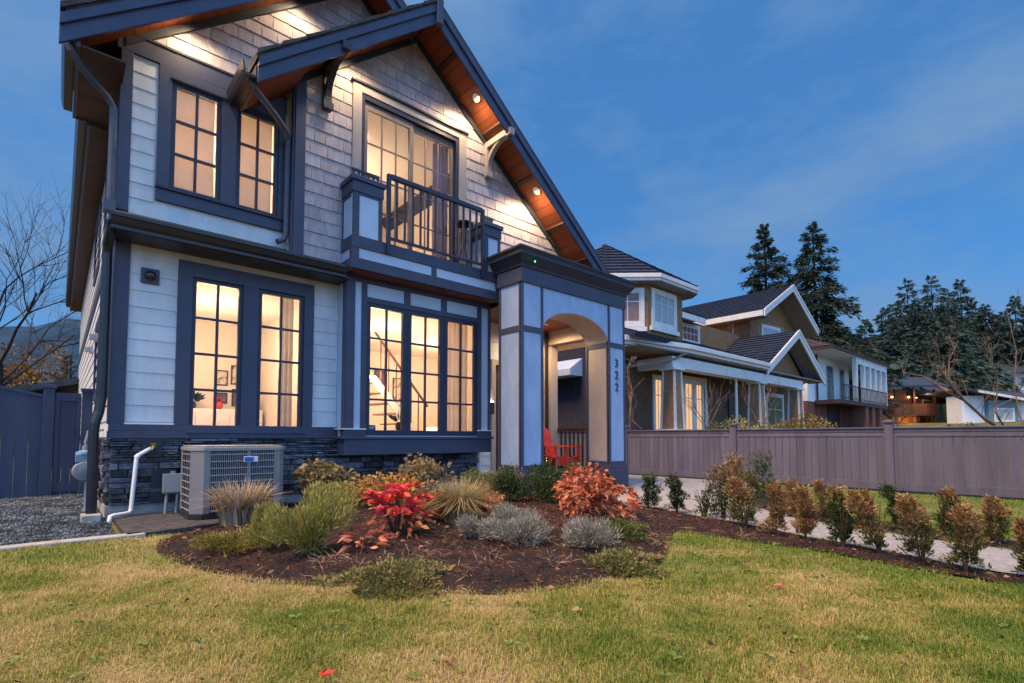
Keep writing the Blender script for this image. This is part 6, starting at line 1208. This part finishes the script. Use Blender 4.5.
hill = [(912, 278, 110, 6.5, 'broad topped hill conifer left of the highest pair'), (937, 274, 110, 6.5, 'dense dark hill conifer at the centre of the hillside skyline'), (966, 278, 110, 5.2, 'pointed hill conifer right of the dense central one'), (990, 304, 100, 4.6, 'shorter hill conifer above the pale hill house'), (1021, 296, 95, 4.6, 'hill conifer cut by the right edge of the photo'), (868, 319, 108, 4.6, 'lower hill conifer at the left end of the hillside row'), (889, 307, 104, 5.0, 'mid height hill conifer second from the left end of the hillside row'), (902, 322, 80, 5.2, 'bushy conifer low on the hill above the chimney'), (935, 318, 78, 6.5, 'wide bushy conifer low on the hill above the timber house roof'), (950, 315, 80, 3.6, 'wide bushy conifer low on the hill right of the timber house'), (920, 300, 95, 6.0, 'mid hill conifer filling the gap below the highest pair'), (950, 303, 92, 6.0, 'mid hill conifer in front of the pointed one'), (850, 332, 100, 4.0, 'small conifer between the plum roof and the tall pair'), (876, 345, 70, 4.2, 'low conifer just above the plum hip roof'), (1003, 325, 118, 4.0, 'thin far conifer behind the pale hill house'), (893, 338, 72, 4.4, 'low dense conifer above the chimney of the timber house'), (925, 342, 74, 4.8, 'low dense conifer behind the middle of the timber house roof'), (944, 338, 74, 3.2, 'low dense conifer behind the right end of the timber house roof'), (905, 300, 120, 6.0, 'far hill conifer showing between the broad topped one and its left neighbour'), (952, 292, 118, 6.0, 'far hill conifer filling the notch right of the dense central one'), (978, 300, 120, 5.5, 'far hill conifer showing right of the pointed one'), (1008, 312, 108, 5.0, 'hill conifer behind the roof of the hill house')]
def px(pxx, pyy, dep):
    """direction of view at build time only used to set out the far hillside trees in metres"""
    f = Vector((math.cos(YAW), math.sin(YAW), 0)); r_ = Vector((math.sin(YAW), -math.cos(YAW), 0)); k = dep / 512.0; return CAMP + f * dep + r_ * ((pxx - 512) * k) + Vector((0, 0, (438 - pyy) * k))
for i, (a, b, dd, r, lb) in enumerate(hill):
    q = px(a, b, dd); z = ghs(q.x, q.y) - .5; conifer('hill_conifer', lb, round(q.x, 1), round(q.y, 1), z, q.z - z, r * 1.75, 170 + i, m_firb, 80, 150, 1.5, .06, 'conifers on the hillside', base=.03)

# woodland undergrowth on the hillside: one mass
rng = g(301); n = 26000; X_ = rng.uniform(72, 210, n); Y_ = rng.uniform(-40, 75, n); Zg = gh(X_, Y_); hgt = 3.5 + 4.0 * (np.sin(X_ * .21) * np.sin(Y_ * .26 + 1) * .5 + .5) + rng.normal(0, .8, n); keep = ~((X_ > 108) & (X_ < 138) & (Y_ < 14) & (Y_ > -14)) & ~((X_ < 116) & (Y_ < 6)); P = np.stack([X_, Y_, Zg + np.clip(hgt, 1, 9) * rng.uniform(.15, 1, n)], 1)[keep]
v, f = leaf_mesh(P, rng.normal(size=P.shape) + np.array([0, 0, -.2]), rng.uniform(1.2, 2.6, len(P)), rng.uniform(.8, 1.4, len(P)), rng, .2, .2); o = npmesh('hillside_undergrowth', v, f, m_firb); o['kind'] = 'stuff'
conifer('small_spruce', 'small dark spruce beside the house wall behind the left gate', -.15, 25, 0, 4.8, 1.2, 195, m_fir, 40, 50, .3, .0)
# --- bare trees on the right
def bare_small(label, x, y, z, h, seed, m, lean=(0, 0), depth=3, r=.020, kids=(2, 4)):
    t = thing('bare_tree', label, 'tree', (x, y, z)); rng = g(seed); mb = MB(); mb.tube([(0, 0, -.2), (lean[0] * .2, lean[1] * .2, h * .2), (lean[0] * .5, lean[1] * .5, h * .34)], r * 1.2, 7, r); mb.build('trunk', m, t); mb = MB()
    for k in range(5): a = k * 1.3 + .4; branchy(mb, (lean[0] * .4, lean[1] * .4, h * .30), (math.cos(a) * .6 + lean[0], math.sin(a) * .6 + lean[1], 1), h * .42, r * .7, depth, rng, .5, .12, 4, None, kids)
    mb.build('crown', m, t, fix=False); return t
bare_small('small bare tree with upright twigs in front of the neighbour porch door', 13.9, .6, .4, 2.3, 201, m_lbark, depth=2)
bare_small('bare tree with pale upright twigs right of the porch door', 17.0, .3, .4, 2.5, 202, m_lbark, depth=2)
bare_small('bare twiggy shrub in front of the brick storey of the white house', 27.0, -1.2, .5, 2.0, 203, m_bark, depth=3, r=.02)
t = thing('bare_tree', 'gnarled bare tree with long limbs spreading left from the right edge of the photo', 'tree', (14.9, -5.2, .45)); rng = g(207)
def at(a, b, dd): q = px(a, b, dd) - Vector((14.9, -5.2, .45)); return (q.x, q.y, q.z)
mb = MB(); limb = [at(1052, 470, 15.2), at(1030, 441, 15.0), at(1008, 434, 14.8), at(985, 419, 14.6), at(966, 401, 14.5), at(950, 381, 14.4), at(940, 366, 14.3)]
mb.tube([at(1062, 500, 15.2), *limb], .065, 9, .022); mb.build('trunk', m_lbark, t); mb = MB()
l2 = [limb[4], at(945, 390, 14.6), at(925, 376, 14.7), at(905, 372, 14.8)]; l3 = [limb[1], at(1020, 415, 15.3), at(1016, 385, 15.4), at(1020, 350, 15.5), at(1012, 310, 15.6)]; l4 = [limb[2], at(996, 412, 14.2), at(1000, 380, 14.1), at(990, 352, 14.0)]; l5 = [limb[5], at(952, 360, 14.5), at(962, 340, 14.6)]
for l, r_ in ((l2, .028), (l3, .026), (l4, .024), (l5, .022)): mb.tube(l, r_, 6, r_ * .4)
for l in (limb[2:], l2, l3, l4, l5):
    for a, b in zip(l, l[1:]):
        a = Vector(a); b = Vector(b)
        for j in range(3): branchy(mb, a.lerp(b, rng.uniform(0, 1)), Vector((rng.normal(0, .5), rng.normal(0, .5), .9)), rng.uniform(.3, .65), .008, 2, rng, .5, .1, 3)
mb.build('crown', m_lbark, t, fix=False)
t = thing('climbing_vine', 'bare twisted vine climbing the west end of the neighbour porch', 'vine', (11.75, 1.75, .3)); rng = g(209); mb = MB()
for k in range(3): mb.tube([(.05 * k, .02 * k, -.2), (.08 * math.sin(k), .05, .6), (-.05 + .06 * k, 0, 1.2), (.05, .06 * k, 1.9), (-.08, .05, 2.5), (.1 + .1 * k, 0, 2.9)], .035, 6, .018)
mb.build('stem', m_lbark, t); mb = MB()
for k in range(14): branchy(mb, (rng.normal(0, .05), rng.normal(0, .05), rng.uniform(.6, 2.8)), rng.normal(0, 1, 3), .4, .012, 1, rng)
mb.build('twig', m_lbark, t, fix=False)

# ================================================================== GROUND LITTER AND GRASS
rng = g(401)
def scatter(poly, n): 
    xs = [p[0] for p in poly]; ys = [p[1] for p in poly]; x = rng.uniform(min(xs), max(xs), n); y = rng.uniform(max(min(ys), -9.0), max(ys), n); k = inpoly(x, y, poly); return x[k], y[k]
def chips(x, y, hf, L, Wd, flat=.35): z = hf(x, y) + .004; n = len(x); a = rng.uniform(0, 6.28, n); return leaf_mesh(np.stack([x, y, z], 1), np.stack([np.cos(a), np.sin(a), rng.normal(0, flat, n)], 1), L * rng.uniform(.4, 1.4, n), Wd * rng.uniform(.5, 1.3, n), rng, .15)
x, y = scatter(BED, 60000); v, f = chips(x, y, bh, .030, .009); o = npmesh('bark_mulch', v, f, mat('bark_chip', (.035, .018, .013), .9, .3, 3, island=.5, col2=(.17, .050, .030), mix=(.35, .65))); o['kind'] = 'stuff'
x, y = scatter(BACKBED, 4500); v, f = chips(x, y, gh, .035, .013); o = npmesh('bark_mulch', v, f, mat('bark_chip', (.035, .018, .013))); o['kind'] = 'stuff'
x, y = scatter(BED, 3200); cx = rng.uniform(.3, 4.2, 46); cy = -3.2 - 1.7 * rng.uniform(.2, 1, 46); x = np.concatenate([x, np.repeat(cx, 55) + rng.normal(0, .07, 2530)]); y = np.concatenate([y, np.repeat(cy, 55) + rng.normal(0, .05, 2530)]); kk = inpoly(x, y, BED); x, y = x[kk], y[kk]; v, f = chips(x, y, bh, .085, .0035, .45); o = npmesh('dry_straw', v, f, mat('straw_litter', (.30, .20, .12), .9, .2, 3, island=.3)); o['kind'] = 'stuff'
x, y = scatter(BED, 900); v, f = chips(x, y, bh, .055, .030, .3); o = npmesh('leaf_litter', v, f, leafmat('litter_leaf', (.30, .13, .07), (.42, .24, .15))); o['kind'] = 'stuff'
x, y = scatter([(-3, -8), (4, -8), (4, -5), (-.2, -3)], 800); kk = ~(inpoly(x, y, BED) | inpoly(x, y, PATH)); x, y = x[kk], y[kk]; v, f = chips(x, y, lambda a, b: gh(a, b) + .018, .026, .016, .5); o = npmesh('leaf_litter', v, f, mat('brown_leaf_bits', (.16, .07, .04), .8, .3, 3, island=.4)); o['kind'] = 'stuff'
# clover and plantain rosettes in the turf
x, y = scatter([(-3, -8), (4, -8), (4, -5), (-.2, -3)], 300); kk = ~(inpoly(x, y, BED) | inpoly(x, y, PATH)); x, y = x[kk], y[kk]; m_ = 6; X6 = np.repeat(x, m_); Y6 = np.repeat(y, m_); aa = np.tile(np.arange(m_) * 1.047, len(x)) + rng.normal(0, .3, len(X6)); v, f = leaf_mesh(np.stack([X6, Y6, gh(X6, Y6) + .016], 1), np.stack([np.cos(aa), np.sin(aa), rng.uniform(.1, .6, len(aa))], 1), rng.uniform(.018, .04, len(aa)), .014, rng, .15, .1); o = npmesh('lawn_weeds', v, f, leafmat('weed_leaf', (.15, .22, .05), (.22, .29, .08))); o['kind'] = 'stuff'
# gravel stones
x, y = scatter([(-2.6, -1.5), (-.25, -1.40), (-.08, -1.33), (-.08, 3.2), (-2.6, 3.2)], 15000); n = len(x); s = rng.uniform(.007, .019, n); oc = np.array([[1, 0, 0], [0, 1, 0], [-1, 0, 0], [0, -1, 0], [0, 0, .7], [0, 0, -.7]]); fo = np.array([[0, 1, 4], [1, 2, 4], [2, 3, 4], [3, 0, 4], [1, 0, 5], [2, 1, 5], [3, 2, 5], [0, 3, 5]])
V = np.stack([x, y, gh(x, y) + .008], 1)[:, None, :] + oc[None] * s[:, None, None] * rng.uniform(.6, 1.3, (n, 6, 3)); F = (np.arange(n)[:, None, None] * 6 + fo[None]).reshape(-1, 3); o = npmesh('gravel', V.reshape(-1, 3), F, mat('gravel_stone', (.022, .036, .050), .8, .3, 3, island=.7, col2=(.12, .15, .18))); o['kind'] = 'stuff'
# grass blades: dense near the lens, thinner with distance
def grassmat():
    m, nt, out = _nodes('grass_blade'); N = nt.nodes; L = nt.links
    b = N.new("ShaderNodeBsdfPrincipled"); b.inputs['Roughness'].default_value = .65; b.inputs['Specular IOR Level'].default_value = .2
    tc = N.new("ShaderNodeTexCoord"); n1 = N.new("ShaderNodeTexNoise"); n1.inputs['Scale'].default_value = 1.1; n1.inputs['Detail'].default_value = 8; n1.inputs['Roughness'].default_value = .66; L.new(tc.outputs['Object'], n1.inputs['Vector']); sx_ = N.new('ShaderNodeSeparateXYZ'); L.new(tc.outputs['Object'], sx_.inputs[0]); gx_n = N.new('ShaderNodeMapRange'); gx_n.inputs[1].default_value = .8; gx_n.inputs[2].default_value = 4.5; gx_n.inputs[3].default_value = .045; gx_n.inputs[4].default_value = -.10; L.new(sx_.outputs[0], gx_n.inputs[0]); n1a = N.new('ShaderNodeMath'); n1a.operation = 'ADD'; L.new(n1.outputs[0], n1a.inputs[0]); L.new(gx_n.outputs[0], n1a.inputs[1])
    ge = N.new("ShaderNodeNewGeometry"); ad = N.new("ShaderNodeMath"); ad.operation = 'MULTIPLY_ADD'; ad.inputs[1].default_value = .34; L.new(ge.outputs['Random Per Island'], ad.inputs[0]); ct = N.new('ShaderNodeMapRange'); ct.inputs[1].default_value = .36; ct.inputs[2].default_value = .64; ct.inputs[3].default_value = .30; ct.inputs[4].default_value = .72; L.new(n1a.outputs[0], ct.inputs[0]); L.new(ct.outputs[0], ad.inputs[2])
    cr = N.new("ShaderNodeValToRGB"); L.new(ad.outputs[0], cr.inputs[0]); e = cr.color_ramp.elements; e[0].position = .50; e[0].color = (.10, .18, .026, 1); e[1].position = .98; e[1].color = (.58, .46, .28, 1)
    for p_, c in (.62, (.20, .255, .045, 1)), (.74, (.36, .335, .085, 1)), (.86, (.50, .405, .17, 1)): q = cr.color_ramp.elements.new(p_); q.color = c
    L.new(cr.outputs[0], b.inputs['Base Color']); t = N.new("ShaderNodeBsdfTranslucent"); L.new(cr.outputs[0], t.inputs[0]); ms = N.new("ShaderNodeMixShader"); ms.inputs[0].default_value = .3; L.new(b.outputs[0], ms.inputs[1]); L.new(t.outputs[0], ms.inputs[2]); L.new(ms.outputs[0], out.inputs[0]); return m
fwd = np.array([math.cos(YAW), math.sin(YAW)]); rgt = np.array([math.sin(YAW), -math.cos(YAW)])
def grassfield(n, dmin, dmax, L, Wd):
    """blades spread over the lawn in a fan in front of the camera, a little wider than the view"""
    d = np.sqrt(rng.uniform(dmin ** 2, dmax ** 2, n)); s = rng.uniform(-1.28, 1.5, n) * d; x = CAMP.x + fwd[0] * d + rgt[0] * s; y = CAMP.y + fwd[1] * d + rgt[1] * s
    edge = rng.normal(0, .035, n); k = inpoly(x, y, LAWN)
    for P in (BED, BACKBED, PATH): dd = distpoly(x, y, P); ins = inpoly(x, y, P); k &= ~(ins & (dd > np.abs(edge) * 1.6))
    k &= ~(inpoly(x, y, PAD)); x, y, d = x[k], y[k], d[k]; n = len(x); clump = .70 + .65 * (np.sin(x * 7.1 + np.sin(y * 5)) * np.sin(y * 6.3 + np.sin(x * 4)) * .5 + .5) + .25 * (np.sin(x * 23) * np.sin(y * 21))
    a = rng.uniform(0, 6.28, n); bend = np.clip(rng.normal(.95, .35, n), .15, 1.45)
    return blade_mesh(np.stack([x, y, gh(x, y) - .006], 1), np.stack([np.cos(a), np.sin(a), np.zeros(n)], 1), L * clump * rng.uniform(.55, 1.3, n), Wd * rng.uniform(.7, 1.3, n), rng, bend)
v, f = join([grassfield(225000, 1.3, 3.2, .031, .0030), grassfield(190000, 3.2, 6.2, .033, .0045), grassfield(95000, 6.2, 14, .042, .008)])
o = npmesh('grass', v, f, grassmat()); o['kind'] = 'stuff'
# a few fallen leaves on the lawn
for i, (x, y, c, lb) in enumerate(((.22, -5.15, m_redl, 'red fallen leaf on the lawn left of centre'), (.62, -5.35, m_brown, 'brown fallen leaf on the lawn at the bottom of the photo'), (2.62, -5.75, m_pinkl, 'pale salmon fallen leaf on the lawn below the hedge'), (1.45, -5.25, m_tanl, 'tan fallen leaf on the lawn below the dark soil'))):
    t = thing('fallen_leaf', lb, 'leaf', (x, y, ghs(x, y) + .035)); r2 = g(420 + i); n = 5; a = np.linspace(-1.1, 1.1, n) + i; v, f = leaf_mesh(np.zeros((n, 3)), np.stack([np.cos(a), np.sin(a), np.full(n, .15)], 1), np.array([.03, .045, .055, .045, .03]), .02, r2, .1, .1); npmesh('blade', v, f, c, t)
